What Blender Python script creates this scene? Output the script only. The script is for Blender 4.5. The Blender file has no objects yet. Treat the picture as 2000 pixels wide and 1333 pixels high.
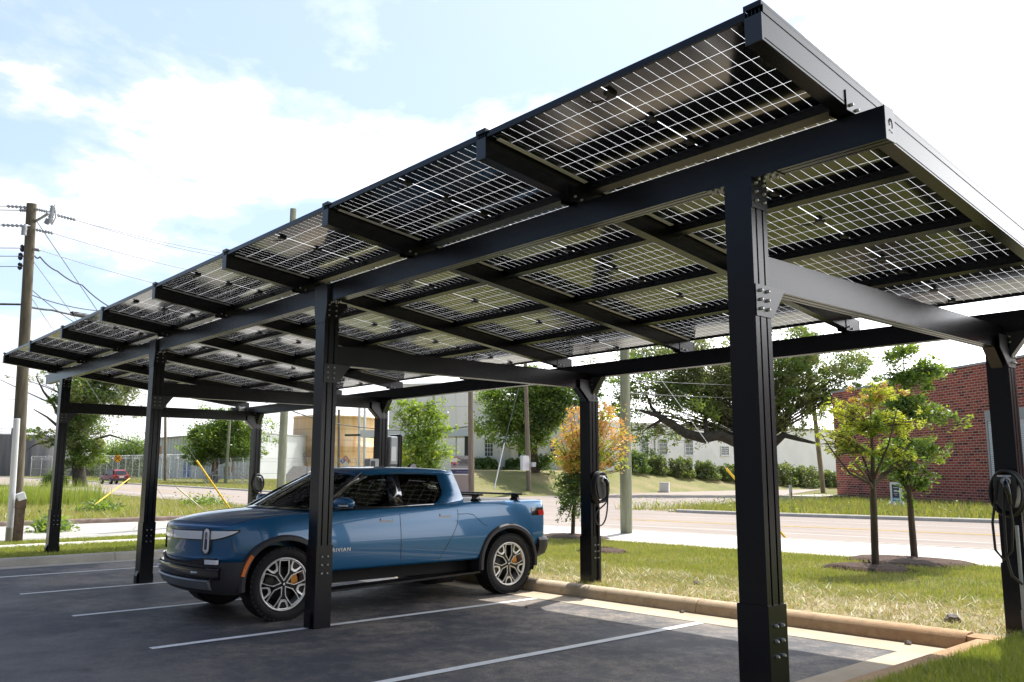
import bpy, bmesh, math, random
import numpy as np
from mathutils import Vector, Matrix
R = math.radians
random.seed(7)
rng = np.random.default_rng(11)
SC = bpy.context.scene
COL = SC.collection

# ------------------------------------------------------------------ camera
CAM = Vector((-4.833, -3.138, 1.698)); YAW, PIT, ROL, FPX = 0.851, 0.151, 0.002, 1671.7
FW = Vector((math.cos(PIT)*math.cos(YAW), math.cos(PIT)*math.sin(YAW), math.sin(PIT)))
_r = Vector((math.sin(YAW), -math.cos(YAW), 0)); _u = _r.cross(FW)
RT = math.cos(ROL)*_r + math.sin(ROL)*_u; UP = -math.sin(ROL)*_r + math.cos(ROL)*_u
cd = bpy.data.cameras.new('camera'); co = bpy.data.objects.new('camera', cd); COL.objects.link(co)
cd.sensor_width = 36; cd.lens = FPX/2000*36; cd.clip_end = 3000; cd.clip_start = .05
co.matrix_world = Matrix((( RT.x, UP.x, -FW.x, CAM.x), (RT.y, UP.y, -FW.y, CAM.y), (RT.z, UP.z, -FW.z, CAM.z), (0,0,0,1)))
SC.camera = co
def at(u, v, d):            # point seen at photo pixel (u, v), d metres along the view axis
    return CAM + FW*d + RT*((u-1000)/FPX*d) + UP*((666.5-v)/FPX*d)
def spot(u, d):             # plan position at horizontal distance d, photo column u (taken at the horizon)
    p = at(u, 920, d); return p.x, p.y
def H(x, y):                # the lie of the land
    return -.011*(min(max(y, -10), 20)-5.616) + .006*max(0, min(y, 160)-45)
DF = [(-60,40),(-20,50),(-8,56),(3.4,66.6),(8.3,72.7),(22,86),(35,95),(60,110),(140,150)]
def bank(x, y):             # raised lawn in front of the white office
    p = Vector((x, y, 0))-Vector((CAM.x, CAM.y, 0))
    h = Vector((FW.x, FW.y, 0)).normalized(); s = Vector((RT.x, RT.y, 0)).normalized()
    L, d = p.dot(s), p.dot(h)
    f = DF[0][1]
    for (a, b), (c, e) in zip(DF, DF[1:]):
        if a <= L <= c: f = b+(e-b)*(L-a)/(c-a)
    if L > DF[-1][0]: f = DF[-1][1]
    t = min(max((d-f)/9, 0), 1)
    k = min(max((L+9)/4, 0), 1)
    return H(x, y) + 1.75*k*t*t*(3-2*t)
def grd(u, d, z=0):
    x, y = spot(u, d); return Vector((x, y, bank(x, y)+z))

# ------------------------------------------------------------------ materials
MATS = {}
def mat(name, c, rough=.6, metal=0, spec=.5, var=0, scale=4, detail=6, c2=None, bump=0, bscale=None, coat=0, trans=0, emit=None, aniso=None, sub=0):
    if name in MATS: return MATS[name]
    m = bpy.data.materials.new(name); m.use_nodes = True
    nt = m.node_tree; N = nt.nodes; L = nt.links
    b = N['Principled BSDF']
    b.inputs['Base Color'].default_value = (*c, 1); b.inputs['Roughness'].default_value = rough
    b.inputs['Metallic'].default_value = metal; b.inputs['Specular IOR Level'].default_value = spec
    b.inputs['Coat Weight'].default_value = coat; b.inputs['Coat Roughness'].default_value = .03
    b.inputs['Transmission Weight'].default_value = trans
    if emit:
        b.inputs['Emission Color'].default_value = (*emit[:3], 1); b.inputs['Emission Strength'].default_value = emit[3]
    if var or c2 or bump:
        tc = N.new('ShaderNodeTexCoord'); mp = N.new('ShaderNodeMapping')
        L.new(tc.outputs['Object'], mp.inputs['Vector'])
        if aniso: mp.inputs['Scale'].default_value = aniso
        nz = N.new('ShaderNodeTexNoise'); nz.inputs['Scale'].default_value = scale; nz.inputs['Detail'].default_value = detail
        nz.inputs['Roughness'].default_value = .6
        L.new(mp.outputs['Vector'], nz.inputs['Vector'])
        if var or c2:
            cr = N.new('ShaderNodeValToRGB'); cr.color_ramp.elements[0].position = .33; cr.color_ramp.elements[1].position = .68
            d = c2 if c2 else tuple(min(1, x*(1+var)) for x in c)
            e = c if c2 else tuple(x*(1-var) for x in c)
            cr.color_ramp.elements[0].color = (*e, 1); cr.color_ramp.elements[1].color = (*d, 1)
            L.new(nz.outputs['Fac'], cr.inputs['Fac']); L.new(cr.outputs['Color'], b.inputs['Base Color'])
        if bump:
            n2 = N.new('ShaderNodeTexNoise'); n2.inputs['Scale'].default_value = bscale or scale*6; n2.inputs['Detail'].default_value = 4
            L.new(mp.outputs['Vector'], n2.inputs['Vector'])
            bp = N.new('ShaderNodeBump'); bp.inputs['Strength'].default_value = bump; bp.inputs['Distance'].default_value = .02
            L.new(n2.outputs['Fac'], bp.inputs['Height']); L.new(bp.outputs['Normal'], b.inputs['Normal'])
    MATS[name] = m; return m
def nodes(name):
    m = bpy.data.materials.new(name); m.use_nodes = True; MATS[name] = m
    return m, m.node_tree.nodes, m.node_tree.links, m.node_tree.nodes['Principled BSDF']
def ramp(N, L, src, stops):
    cr = N.new('ShaderNodeValToRGB'); e = cr.color_ramp.elements
    while len(e) < len(stops): e.new(.5)
    for k, (p, c) in enumerate(stops):
        e[k].position = p; e[k].color = (*c, 1) if len(c) == 3 else c
    L.new(src, cr.inputs['Fac']); return cr.outputs['Color']
def noise(N, L, vec, scale, detail=5, rough=.55, dist=0):
    n = N.new('ShaderNodeTexNoise'); n.inputs['Scale'].default_value = scale; n.inputs['Detail'].default_value = detail
    n.inputs['Roughness'].default_value = rough; n.inputs['Distortion'].default_value = dist
    L.new(vec, n.inputs['Vector']); return n.outputs['Fac']
def objvec(N, L, sc=(1,1,1), rot=(0,0,0)):
    tc = N.new('ShaderNodeTexCoord'); mp = N.new('ShaderNodeMapping'); mp.inputs['Scale'].default_value = sc; mp.inputs['Rotation'].default_value = rot
    L.new(tc.outputs['Object'], mp.inputs['Vector']); return mp.outputs['Vector']
def mixc(N, L, f, a, b, mode='MIX'):
    m = N.new('ShaderNodeMix'); m.data_type = 'RGBA'; m.blend_type = mode
    for s, v in ((m.inputs[0], f), (m.inputs[6], a), (m.inputs[7], b)):
        if hasattr(v, 'links') or hasattr(v, 'is_linked'): L.new(v, s)
        else: s.default_value = v if isinstance(v, (int, float)) else (*v, 1)
    return m.outputs[2]
def bumpn(N, L, b, h, st=.3, dist=.02):
    bp = N.new('ShaderNodeBump'); bp.inputs['Strength'].default_value = st; bp.inputs['Distance'].default_value = dist
    L.new(h, bp.inputs['Height']); L.new(bp.outputs['Normal'], b.inputs['Normal'])

# ------------------------------------------------------------------ mesh builder
class MB:
    def __init__(s): s.v = []; s.f = []; s.m = []; s.sm = []
    def add(s, vs, fs, mi=0, smooth=False):
        o = len(s.v); s.v += [tuple(p) for p in vs]
        for f in fs: s.f.append([i+o for i in f]); s.m.append(mi); s.sm.append(smooth)
        return s
    def box(s, c, d, mi=0, M=None):
        x, y, z = (k/2 for k in d)
        P = [Vector((a, b, e)) for a in (-x, x) for b in (-y, y) for e in (-z, z)]
        if M is not None: P = [M @ p for p in P]
        P = [p+Vector(c) for p in P]
        return s.add(P, [(0,1,3,2),(4,6,7,5),(0,4,5,1),(2,3,7,6),(0,2,6,4),(1,5,7,3)], mi)
    def bb(s, a, b, mi=0):          # box by two corners
        return s.box([(p+q)/2 for p, q in zip(a, b)], [abs(q-p) for p, q in zip(a, b)], mi)
    def prism(s, poly, h0, h1, axis='z', mi=0, smooth=False, caps=True):
        n = len(poly)
        def P(a, b, h): return {'z': (a, b, h), 'y': (a, h, b), 'x': (h, a, b)}[axis]
        vs = [P(a, b, h0) for a, b in poly]+[P(a, b, h1) for a, b in poly]
        fs = [(i, (i+1) % n, n+(i+1) % n, n+i) for i in range(n)]
        s.add(vs, fs, mi, smooth)
        if caps: s.add(vs, [tuple(range(n))[::-1], tuple(range(n, 2*n))], mi)
        return s
    def tube(s, pts, r, n=8, mi=0, caps=True, smooth=True, closed=False):
        pts = [Vector(p) for p in pts]; k = len(pts)
        rr = r if isinstance(r, (list, tuple)) else [r]*k
        vs = []; ref = None
        for i, p in enumerate(pts):
            a = pts[(i-1) % k] if (i or closed) else p; b = pts[(i+1) % k] if (i < k-1 or closed) else p
            t = (b-a)
            t = t.normalized() if t.length > 1e-9 else Vector((0,0,1))
            if ref is None:
                ref = Vector((0,0,1)) if abs(t.z) < .9 else Vector((1,0,0))
            e = t.cross(ref)
            if e.length < 1e-6: e = t.cross(Vector((.3,.8,.5)))
            e.normalize(); g = e.cross(t); ref = g
            vs += [p+rr[i]*(math.cos(2*math.pi*j/n)*e+math.sin(2*math.pi*j/n)*g) for j in range(n)]
        fs = []
        for i in range(k if closed else k-1):
            o, q = i*n, ((i+1) % k)*n
            fs += [(o+j, o+(j+1) % n, q+(j+1) % n, q+j) for j in range(n)]
        s.add(vs, fs, mi, smooth)
        if caps and not closed: s.add(vs, [tuple(range(n))[::-1], tuple(range((k-1)*n, k*n))], mi)
        return s
    def lathe(s, prof, n=24, c=(0,0,0), axis='z', mi=0, smooth=True, a0=0, a1=2*math.pi):
        full = abs(a1-a0-2*math.pi) < 1e-6; k = n if full else n+1; vs = []
        for r, h in prof:
            for j in range(k):
                a = a0+(a1-a0)*j/n; x, y = r*math.cos(a), r*math.sin(a)
                vs.append({'z': (c[0]+x, c[1]+y, c[2]+h), 'y': (c[0]+x, c[1]+h, c[2]+y), 'x': (c[0]+h, c[1]+x, c[2]+y)}[axis])
        fs = []
        for i in range(len(prof)-1):
            for j in range(n):
                q = (j+1) % k; fs.append((i*k+j, i*k+q, (i+1)*k+q, (i+1)*k+j))
        return s.add(vs, fs, mi, smooth)
    def bolt(s, c, ax, r=.013, h=.012, mi=1):
        r *= .8; c = Vector(c); ax = Vector(ax).normalized()
        s.tube([c, c+ax*h*.5, c+ax*h], [r, r, r*.55], 8, mi)
        return s
    def xf(s, M):
        s.v = [tuple(M @ Vector(p)) for p in s.v]; return s
    def mesh(s, name):
        me = bpy.data.meshes.new(name); me.from_pydata(s.v, [], s.f)
        me.polygons.foreach_set('material_index', s.m); me.polygons.foreach_set('use_smooth', s.sm)
        return me
    def build(s, name, mats, parent=None, bevel=0, loc=None, fixn=True, angle=None):
        me = s.mesh(name)
        if fixn:
            bm = bmesh.new(); bm.from_mesh(me); bmesh.ops.recalc_face_normals(bm, faces=bm.faces); bm.to_mesh(me); bm.free()
        return link(name, me, mats, parent, bevel, loc)
def link(name, me, mats, parent=None, bevel=0, loc=None):
    for m in (mats if isinstance(mats, (list, tuple)) else [mats]): me.materials.append(m)
    o = bpy.data.objects.new(name, me); COL.objects.link(o)
    if parent is not None: o.parent = parent
    if loc is not None: o.location = loc
    if bevel:
        b = o.modifiers.new('bevel', 'BEVEL'); b.width = bevel; b.segments = 2; b.limit_method = 'ANGLE'; b.angle_limit = R(40)
    return o
def qmesh(name, V, F, mats, parent=None, mi=None, smooth=False, loc=None):      # fast numpy mesh of quads / tris
    me = bpy.data.meshes.new(name); n, k = F.shape
    me.vertices.add(len(V)); me.vertices.foreach_set('co', np.asarray(V, np.float32).ravel())
    me.loops.add(n*k); me.loops.foreach_set('vertex_index', F.astype(np.int32).ravel())
    me.polygons.add(n); me.polygons.foreach_set('loop_start', np.arange(0, n*k, k, dtype=np.int32))
    if mi is not None: me.polygons.foreach_set('material_index', np.asarray(mi, np.int32))
    if smooth: me.polygons.foreach_set('use_smooth', np.ones(n, bool))
    me.update(calc_edges=True)
    return link(name, me, mats, parent, 0, loc)
def tag(o, label, cat, group=None, kind=None):
    if label: o['label'] = label
    if cat: o['category'] = cat
    if group: o['group'] = group
    if kind: o['kind'] = kind
    return o
def thing(name, label, cat, loc=(0,0,0), rz=0, group=None):
    o = bpy.data.objects.new(name, None); COL.objects.link(o); o.location = loc; o.rotation_euler = (0,0,rz)
    o.empty_display_size = .3
    return tag(o, label, cat, group)
def struct(o): o['kind'] = 'structure'; return o
def stuff(o, label, cat): return tag(o, label, cat, kind='stuff')
def dup(o, parent=None):
    c = o.copy(); COL.objects.link(c)
    if parent is not None: c.parent = parent
    for ch in list(o.children): dup(ch, c)
    return c
def text_mesh(body, size, thick=.004, font=None, align='CENTER', bold=0, space=1):
    cu = bpy.data.curves.new('lettering', 'FONT'); cu.body = body; cu.size = size; cu.extrude = thick; cu.align_x = align; cu.align_y = 'CENTER'
    cu.offset = bold; cu.space_character = space
    ob = bpy.data.objects.new('lettering', cu); COL.objects.link(ob)
    dg = bpy.context.evaluated_depsgraph_get(); me = bpy.data.meshes.new_from_object(ob.evaluated_get(dg))
    bpy.data.objects.remove(ob); return me
def solid(o):                                # apply the modifiers of o
    dg = bpy.context.evaluated_depsgraph_get(); me = bpy.data.meshes.new_from_object(o.evaluated_get(dg))
    o.modifiers.clear(); o.data = me; return o

BLACK = mat('black_powder_coat', (.006,.0065,.009), .26, spec=.38, bump=.02, bscale=220)
BLACKM = mat('black_cap', (.022,.023,.028), .34, spec=.6)
BOLT = mat('zinc_bolt', (.5,.5,.5), .45, metal=.8)
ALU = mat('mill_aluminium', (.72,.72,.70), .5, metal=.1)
CONC = mat('concrete', (.46,.43,.37), .9, var=.14, scale=2.2, bump=.25, bscale=60)
RUB = mat('black_rubber', (.018,.018,.02), .55)
# ------------------------------------------------------------------ sky and sun
SUN_AZ, SUN_EL = R(17), R(59)             # azimuth from +X toward +Y
sd = Vector((math.cos(SUN_EL)*math.cos(SUN_AZ), math.cos(SUN_EL)*math.sin(SUN_AZ), math.sin(SUN_EL)))
lt = bpy.data.lights.new('sun', 'SUN'); lt.energy = 4.6; lt.angle = R(.53); lt.color = (1, .955, .88)
lo = bpy.data.objects.new('sun', lt); COL.objects.link(lo); lo.rotation_euler = sd.to_track_quat('Z', 'Y').to_euler()
W = bpy.data.worlds.new('World'); SC.world = W; W.use_nodes = True
N = W.node_tree.nodes; L = W.node_tree.links; bg = N['Background']
sky = N.new('ShaderNodeTexSky'); sky.sky_type = 'NISHITA'; sky.sun_disc = False
sky.sun_elevation = SUN_EL; sky.sun_rotation = R(90)-SUN_AZ; sky.air_density = 1.0; sky.dust_density = 1.6; sky.ozone_density = 1.0
tc = N.new('ShaderNodeTexCoord'); nrm = N.new('ShaderNodeVectorMath'); nrm.operation = 'NORMALIZE'; L.new(tc.outputs['Generated'], nrm.inputs[0])
sx = N.new('ShaderNodeSeparateXYZ'); L.new(nrm.outputs[0], sx.inputs[0])
def wm(op, a, b=None, clamp=False):
    n = N.new('ShaderNodeMath'); n.operation = op; n.use_clamp = clamp
    for i, v in enumerate((a, b)):
        if v is None: continue
        if isinstance(v, (int, float)): n.inputs[i].default_value = v
        else: L.new(v, n.inputs[i])
    return n.outputs[0]
zc = wm('ADD', wm('MAXIMUM', sx.outputs[2], 0), .30)
cv = N.new('ShaderNodeCombineXYZ'); L.new(wm('DIVIDE', sx.outputs[0], zc), cv.inputs[0]); L.new(wm('DIVIDE', sx.outputs[1], zc), cv.inputs[1])
cmap = N.new('ShaderNodeMapping'); cmap.inputs['Location'].default_value = (13, 1, 0); L.new(cv.outputs[0], cmap.inputs[0])
n1 = noise(N, L, cmap.outputs[0], 1.55, 12, .60, .25)
n2 = noise(N, L, cmap.outputs[0], 5.5, 10, .62, .1)
# clouds thicken toward the sun's side of the sky and toward the horizon
dsun = wm('ADD', wm('MULTIPLY', sx.outputs[0], .80), wm('MULTIPLY', sx.outputs[1], -.60))
cov = wm('ADD', wm('ADD', wm('ADD', n1, wm('MULTIPLY', wm('SUBTRACT', n2, .5), .22)), wm('MULTIPLY', dsun, .22)), wm('MULTIPLY', wm('SUBTRACT', .33, sx.outputs[2]), .42))
cl = ramp(N, L, cov, [(.42, (0,0,0)), (.47, (.20,.20,.20)), (.51, (.78,.78,.78)), (.58, (1,1,1))])
n3 = noise(N, L, cmap.outputs[0], 2.2, 8, .55)
shade = ramp(N, L, n3, [(.32, (8.9,9.4,10.3)), (.52, (11.6,11.7,11.9)), (.7, (13,12.9,12.8))])
# both the haze veil and the clouds brighten toward the sunny side and dim behind the viewer
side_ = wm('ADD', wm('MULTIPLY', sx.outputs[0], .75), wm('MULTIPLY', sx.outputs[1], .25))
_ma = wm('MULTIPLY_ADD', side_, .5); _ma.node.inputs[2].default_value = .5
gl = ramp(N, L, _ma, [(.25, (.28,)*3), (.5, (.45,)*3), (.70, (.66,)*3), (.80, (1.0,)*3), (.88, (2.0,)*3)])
dd = wm('ADD', wm('MULTIPLY', sx.outputs[0], .75), wm('MULTIPLY', sx.outputs[1], -.55))  # glow added in unseen sky, away from the sun, to light -Y faces
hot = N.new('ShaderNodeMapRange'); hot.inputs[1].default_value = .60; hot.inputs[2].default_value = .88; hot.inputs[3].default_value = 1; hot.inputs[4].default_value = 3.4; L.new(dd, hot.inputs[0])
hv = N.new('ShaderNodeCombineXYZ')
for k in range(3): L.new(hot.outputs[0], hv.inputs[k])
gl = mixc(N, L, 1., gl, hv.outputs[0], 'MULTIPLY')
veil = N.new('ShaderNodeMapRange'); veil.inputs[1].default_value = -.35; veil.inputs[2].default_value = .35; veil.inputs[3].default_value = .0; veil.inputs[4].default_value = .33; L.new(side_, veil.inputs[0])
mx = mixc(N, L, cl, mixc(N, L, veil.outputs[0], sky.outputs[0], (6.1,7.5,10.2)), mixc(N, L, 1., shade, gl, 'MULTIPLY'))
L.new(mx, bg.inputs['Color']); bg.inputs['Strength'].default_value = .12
SC.view_settings.view_transform = 'Standard'; SC.view_settings.look = 'None'; SC.view_settings.exposure = .6; SC.view_settings.gamma = 1
SC.cycles.max_bounces = 8; SC.cycles.use_denoising = True
SC.cycles.transparent_max_bounces = 12

# ------------------------------------------------------------------ ground materials
m, N, L, b = nodes('lawn_soil'); v = objvec(N, L)
c1 = ramp(N, L, noise(N, L, v, .55, 8, .65), [(.35, (.15,.165,.055)), (.55, (.21,.205,.085)), (.72, (.33,.285,.16))])
c2 = ramp(N, L, noise(N, L, v, 26, 5, .7), [(.3, (.5,.5,.5)), (.7, (1.25,1.2,1.1))])
L.new(mixc(N, L, 1., c1, c2, 'MULTIPLY'), b.inputs['Base Color']); b.inputs['Roughness'].default_value = .95; b.inputs['Specular IOR Level'].default_value = .1
bumpn(N, L, b, noise(N, L, v, 40, 4), .6, .03)
LAWN = m
m, N, L, b = nodes('straw_dirt'); v = objvec(N, L)
c1 = ramp(N, L, noise(N, L, v, 3, 8, .7), [(.3, (.2,.16,.09)), (.55, (.38,.31,.19)), (.75, (.5,.43,.28))])
L.new(c1, b.inputs['Base Color']); b.inputs['Roughness'].default_value = .95; bumpn(N, L, b, noise(N, L, v, 50, 5, .7), .7, .02); DIRT = m
m, N, L, b = nodes('parking_asphalt'); v = objvec(N, L); vs = objvec(N, L, (1.,.9,1), (0,0,R(24)))
base = ramp(N, L, noise(N, L, v, .6, 6, .6), [(.35, (.056,.059,.070)), (.7, (.083,.084,.092))])
grit = ramp(N, L, noise(N, L, v, 170, 3, .75), [(.3, (.55,.55,.55)), (.52, (1,1,1)), (.70, (2.3,2.15,2.0))])
base = mixc(N, L, 1., base, grit, 'MULTIPLY')
base = mixc(N, L, 1., base, ramp(N, L, noise(N, L, v, 48, 4, .8), [(.35, (.72,.72,.73)), (.6, (1.08,1.08,1.07)), (.75, (1.5,1.45,1.4))]), 'MULTIPLY')
wear = noise(N, L, vs, 4.2, 14, .84, .0)
zone = noise(N, L, v, .55, 3, .55)
def mth(op, a_, b2, c3=None):
    q = N.new('ShaderNodeMath'); q.operation = op
    for i_, w_ in enumerate((a_, b2, c3)):
        if w_ is None: continue
        if isinstance(w_, (int, float)): q.inputs[i_].default_value = w_
        else: L.new(w_, q.inputs[i_])
    return q.outputs[0]
wsum = mth('ADD', wear, mth('MULTIPLY_ADD', zone, .75, -.375))
wm_ = ramp(N, L, wsum, [(.42, (0,0,0)), (.50, (.30,.30,.30)), (.62, (.9,.9,.9))])
wm_ = mth('MULTIPLY', wm_, ramp(N, L, noise(N, L, v, 75, 3, .8), [(.38, (.15,.15,.15)), (.56, (1,1,1))]))
sp = N.new('ShaderNodeSeparateXYZ'); L.new(v, sp.inputs[0])
ex = N.new('ShaderNodeMapRange'); ex.inputs[1].default_value = -3.4; ex.inputs[2].default_value = .6; ex.inputs[3].default_value = .12; ex.inputs[4].default_value = 1; L.new(sp.outputs[0], ex.inputs[0])
col = mixc(N, L, mth('MULTIPLY', wm_, ex.outputs[0]), base, (.36,.30,.235))
oil = ramp(N, L, noise(N, L, v, 1.7, 4, .5), [(.66, (1,1,1)), (.76, (.45,.45,.45))])
L.new(mixc(N, L, 1., col, oil, 'MULTIPLY'), b.inputs['Base Color'])
b.inputs['Specular IOR Level'].default_value = .35
rr = ramp(N, L, noise(N, L, v, 1.2, 5), [(.3, (.55,.55,.55)), (.7, (.78,.78,.78))]); L.new(rr, b.inputs['Roughness'])
bumpn(N, L, b, noise(N, L, v, 150, 3, .7), .6, .008); ASPH = m
m, N, L, b = nodes('avenue_asphalt'); v = objvec(N, L, (1,.12,1))
c1 = ramp(N, L, noise(N, L, v, 1.6, 7, .6), [(.3, (.25,.205,.175)), (.7, (.35,.295,.25))])
c2 = ramp(N, L, noise(N, L, objvec(N, L), 90, 3, .7), [(.3, (.8,.8,.8)), (.7, (1.15,1.15,1.15))])
L.new(mixc(N, L, 1., c1, c2, 'MULTIPLY'), b.inputs['Base Color']); b.inputs['Roughness'].default_value = .9; AVE = m
m, N, L, b = nodes('kerb_concrete'); v = objvec(N, L)
c1 = ramp(N, L, noise(N, L, v, .8, 6, .65), [(.3, (.47,.36,.23)), (.55, (.54,.44,.31)), (.75, (.58,.50,.38))])
sp = N.new('ShaderNodeSeparateXYZ'); L.new(v, sp.inputs[0])
mr = N.new('ShaderNodeMapRange'); mr.inputs[1].default_value = 4.2; mr.inputs[2].default_value = .8; L.new(sp.outputs[1], mr.inputs[0])
rust = ramp(N, L, noise(N, L, v, 2.4, 6, .6), [(.25, (.40,.19,.07)), (.7, (.52,.31,.14))])
rf = N.new('ShaderNodeMath'); rf.operation = 'MULTIPLY'; rf.inputs[1].default_value = .72; L.new(mr.outputs[0], rf.inputs[0])
kc = mixc(N, L, rf.outputs[0], c1, rust)
L.new(mixc(N, L, 1., kc, ramp(N, L, noise(N, L, v, 9, 8, .75), [(.3, (.68,.66,.62)), (.5, (1,1,1)), (.75, (1.12,1.1,1.08))]), 'MULTIPLY'), b.inputs['Base Color']); b.inputs['Roughness'].default_value = .9
bumpn(N, L, b, noise(N, L, v, 70, 6, .8), .8, .012); KERB = m
m, N, L, b = nodes('gutter_concrete'); v = objvec(N, L)
c1 = ramp(N, L, noise(N, L, v, 1.1, 8, .7), [(.3, (.42,.33,.22)), (.5, (.52,.43,.31)), (.75, (.60,.53,.42))])
L.new(c1, b.inputs['Base Color']); b.inputs['Roughness'].default_value = .92; bumpn(N, L, b, noise(N, L, v, 140, 4, .7), .4, .006); GUT = m
m, N, L, b = nodes('pavement_concrete'); v = objvec(N, L)
c1 = ramp(N, L, noise(N, L, v, .9, 7, .6), [(.3, (.50,.47,.41)), (.7, (.62,.59,.52))])
L.new(c1, b.inputs['Base Color']); b.inputs['Roughness'].default_value = .9; PAVE = m
m, N, L, b = nodes('old_concrete_road'); v = objvec(N, L)
c1 = ramp(N, L, noise(N, L, v, .5, 9, .7), [(.3, (.33,.31,.275)), (.7, (.46,.44,.395))])
vo = N.new('ShaderNodeTexVoronoi'); vo.feature = 'DISTANCE_TO_EDGE'; vo.inputs['Scale'].default_value = .45; L.new(v, vo.inputs['Vector'])
ck = ramp(N, L, vo.outputs['Distance'], [(0, (.45,.45,.43)), (.012, (1,1,1))])
L.new(mixc(N, L, 1., c1, ck, 'MULTIPLY'), b.inputs['Base Color']); b.inputs['Roughness'].default_value = .9; OLDC = m
m, N, L, b = nodes('stall_paint'); v = objvec(N, L)
c1 = ramp(N, L, noise(N, L, v, 38, 8, .75), [(.30, (.3,.3,.3)), (.40, (.78,.78,.76)), (.8, (.86,.86,.84))])
L.new(c1, b.inputs['Base Color']); b.inputs['Roughness'].default_value = .7; PAINT = m
YEL = mat('yellow_road_paint', (.55,.36,.08), .8, var=.2, scale=3)
ROADW = mat('white_road_paint', (.68,.66,.62), .8, var=.12, scale=6)

def sheet(name, poly, off, m, flat=None):          # polygon laid on the land, cut where the land bends
    bm = bmesh.new(); vs = [bm.verts.new((x, y, 0)) for x, y in poly]; bm.faces.new(vs)
    for yb in (-10, 20, 45, 160):
        bmesh.ops.bisect_plane(bm, geom=bm.verts[:]+bm.edges[:]+bm.faces[:], plane_co=(0,yb,0), plane_no=(0,1,0))
    for q in bm.verts: q.co.z = H(q.co.x, q.co.y)+off
    bmesh.ops.recalc_face_normals(bm, faces=bm.faces)
    if sum(f.normal.z for f in bm.faces) < 0: bmesh.ops.reverse_faces(bm, faces=bm.faces)
    me = bpy.data.meshes.new(name); bm.to_mesh(me); bm.free()
    return struct(link(name, me, m))
def rect(x0, y0, x1, y1): return [(x0,y0),(x1,y0),(x1,y1),(x0,y1)]
# base land: one sheet to the horizon
xs = [-900, 1200]; ys = [-900, -10, 20, 45, 160, 1500]
me = bpy.data.meshes.new('ground'); me.from_pydata([(x, y, H(x, y)-.02) for y in ys for x in xs], [], [(2*i, 2*i+1, 2*i+3, 2*i+2) for i in range(len(ys)-1)])
struct(link('ground', me, LAWN))
LX = 3.30                                            # asphalt edge at the gutter
sheet('parking_lot', rect(-30, .72, LX, 15.2), .0, ASPH)
sheet('gutter', rect(LX, .28, 3.76, 15.2), .004, GUT)
sheet('gutter', rect(-30, .28, LX-.001, .72), .004, GUT)
sheet('gutter', rect(-30, 15.2, 3.76, 15.6), .004, CONC)
# stall lines
DL = 2.698
for k in range(-1, 5):
    y = 5.616+k*DL; x0 = -1.78 if k > -1 else -3.6
    if y > 15: continue
    sheet('stall_line', rect(x0, y-.055, 3.27 if k < 1 else 3.2, y+.055), .006, PAINT)
# kerbs with a rounded top, in cast lengths
def kerb(name, p0, p1, side, m, h=.15, w=.24, off=0):
    p0, p1 = Vector((*p0, 0)), Vector((*p1, 0)); t = (p1-p0).normalized(); n = Vector((-t.y, t.x, 0))*side
    prof = [(0,-.05),(.035,h*.62),(.055,h*.86),(.095,h),(w-.03,h+.004),(w,h-.02),(w,-.05)]
    Ls = (p1-p0).length; k = max(1, round(Ls/3.05)); mb = MB()
    for i in range(k):
        a, b_ = p0+t*(Ls*i/k+.006), p0+t*(Ls*(i+1)/k-.006)
        vs = [q+n*u+Vector((0,0,H(q.x,q.y)+z+off)) for q in (a, b_) for u, z in prof]; c = len(prof)
        mb.add(vs, [(j, j+1, c+j+1, c+j) for j in range(c-1)], 0, True); mb.add(vs, [tuple(range(c)), tuple(range(c, 2*c))])
        if i: 
            q = p0+t*(Ls*i/k); mb.box(q+n*.1+Vector((0,0,H(q.x,q.y)+.05)), (.01,.01,.06))
    return mb.build(name, m)
struct(kerb('kerb', (3.76, .30), (3.76, 15.6), -1, KERB))
struct(kerb('kerb', (3.76, .28), (-30, .28), 1, KERB, h=.13))
struct(MB().prism([(3.765,.02),(3.99,.02),(4.005,.05),(4.005,.298),(3.80,.298),(3.765,.26)], -.05, .195, 'z').build('kerb_corner', KERB, bevel=.03))
struct(kerb('kerb', (3.98, 15.6), (-30, 15.6), -1, CONC, h=.15))
# lawn behind the kerb, a gently raised planting strip
sheet('lawn_strip', rect(4.0, -14, 10.7, 15.9), .125, LAWN)
sheet('lawn_strip', rect(-40, -14, 3.99, .04), .105, LAWN)
sheet('verge', rect(-40, 15.84, 10.7, 19.1), .125, LAWN)
for (x0, y0, x1, y1) in ((4.02, .1, 5.2, 6.2),):
    sheet('bare_soil', [(4.02,-.3),(5.0,-.4),(5.75,.6),(5.6,2.2),(5.0,3.6),(5.2,4.6),(4.8,5.9),(4.4,7.2),(4.02,7.4)], .131, DIRT)
# pavements
sheet('sidewalk', rect(10.7, -40, 14.4, 19.6), .12, PAVE)
sheet('sidewalk', rect(-60, 19.1, 10.7, 20.2), .12, PAVE)
sheet('verge', rect(-60, 20.2, 10.7, 21.3), .11, LAWN)
mb = MB()
for k in range(-20, 14):
    y = k*1.5
    if y < 19: mb.bb((10.72, y-.008, H(0,y)+.1), (14.38, y+.008, H(0,y)+.1215))
for k in range(-20, 7):
    mb.bb((k*1.5-.008, 19.12, H(0,19.5)+.1), (k*1.5+.008, 20.18, H(0,19.5)+.1215))
struct(mb.build('sidewalk_joints', mat('joint', (.3,.28,.24), .95)))
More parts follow.
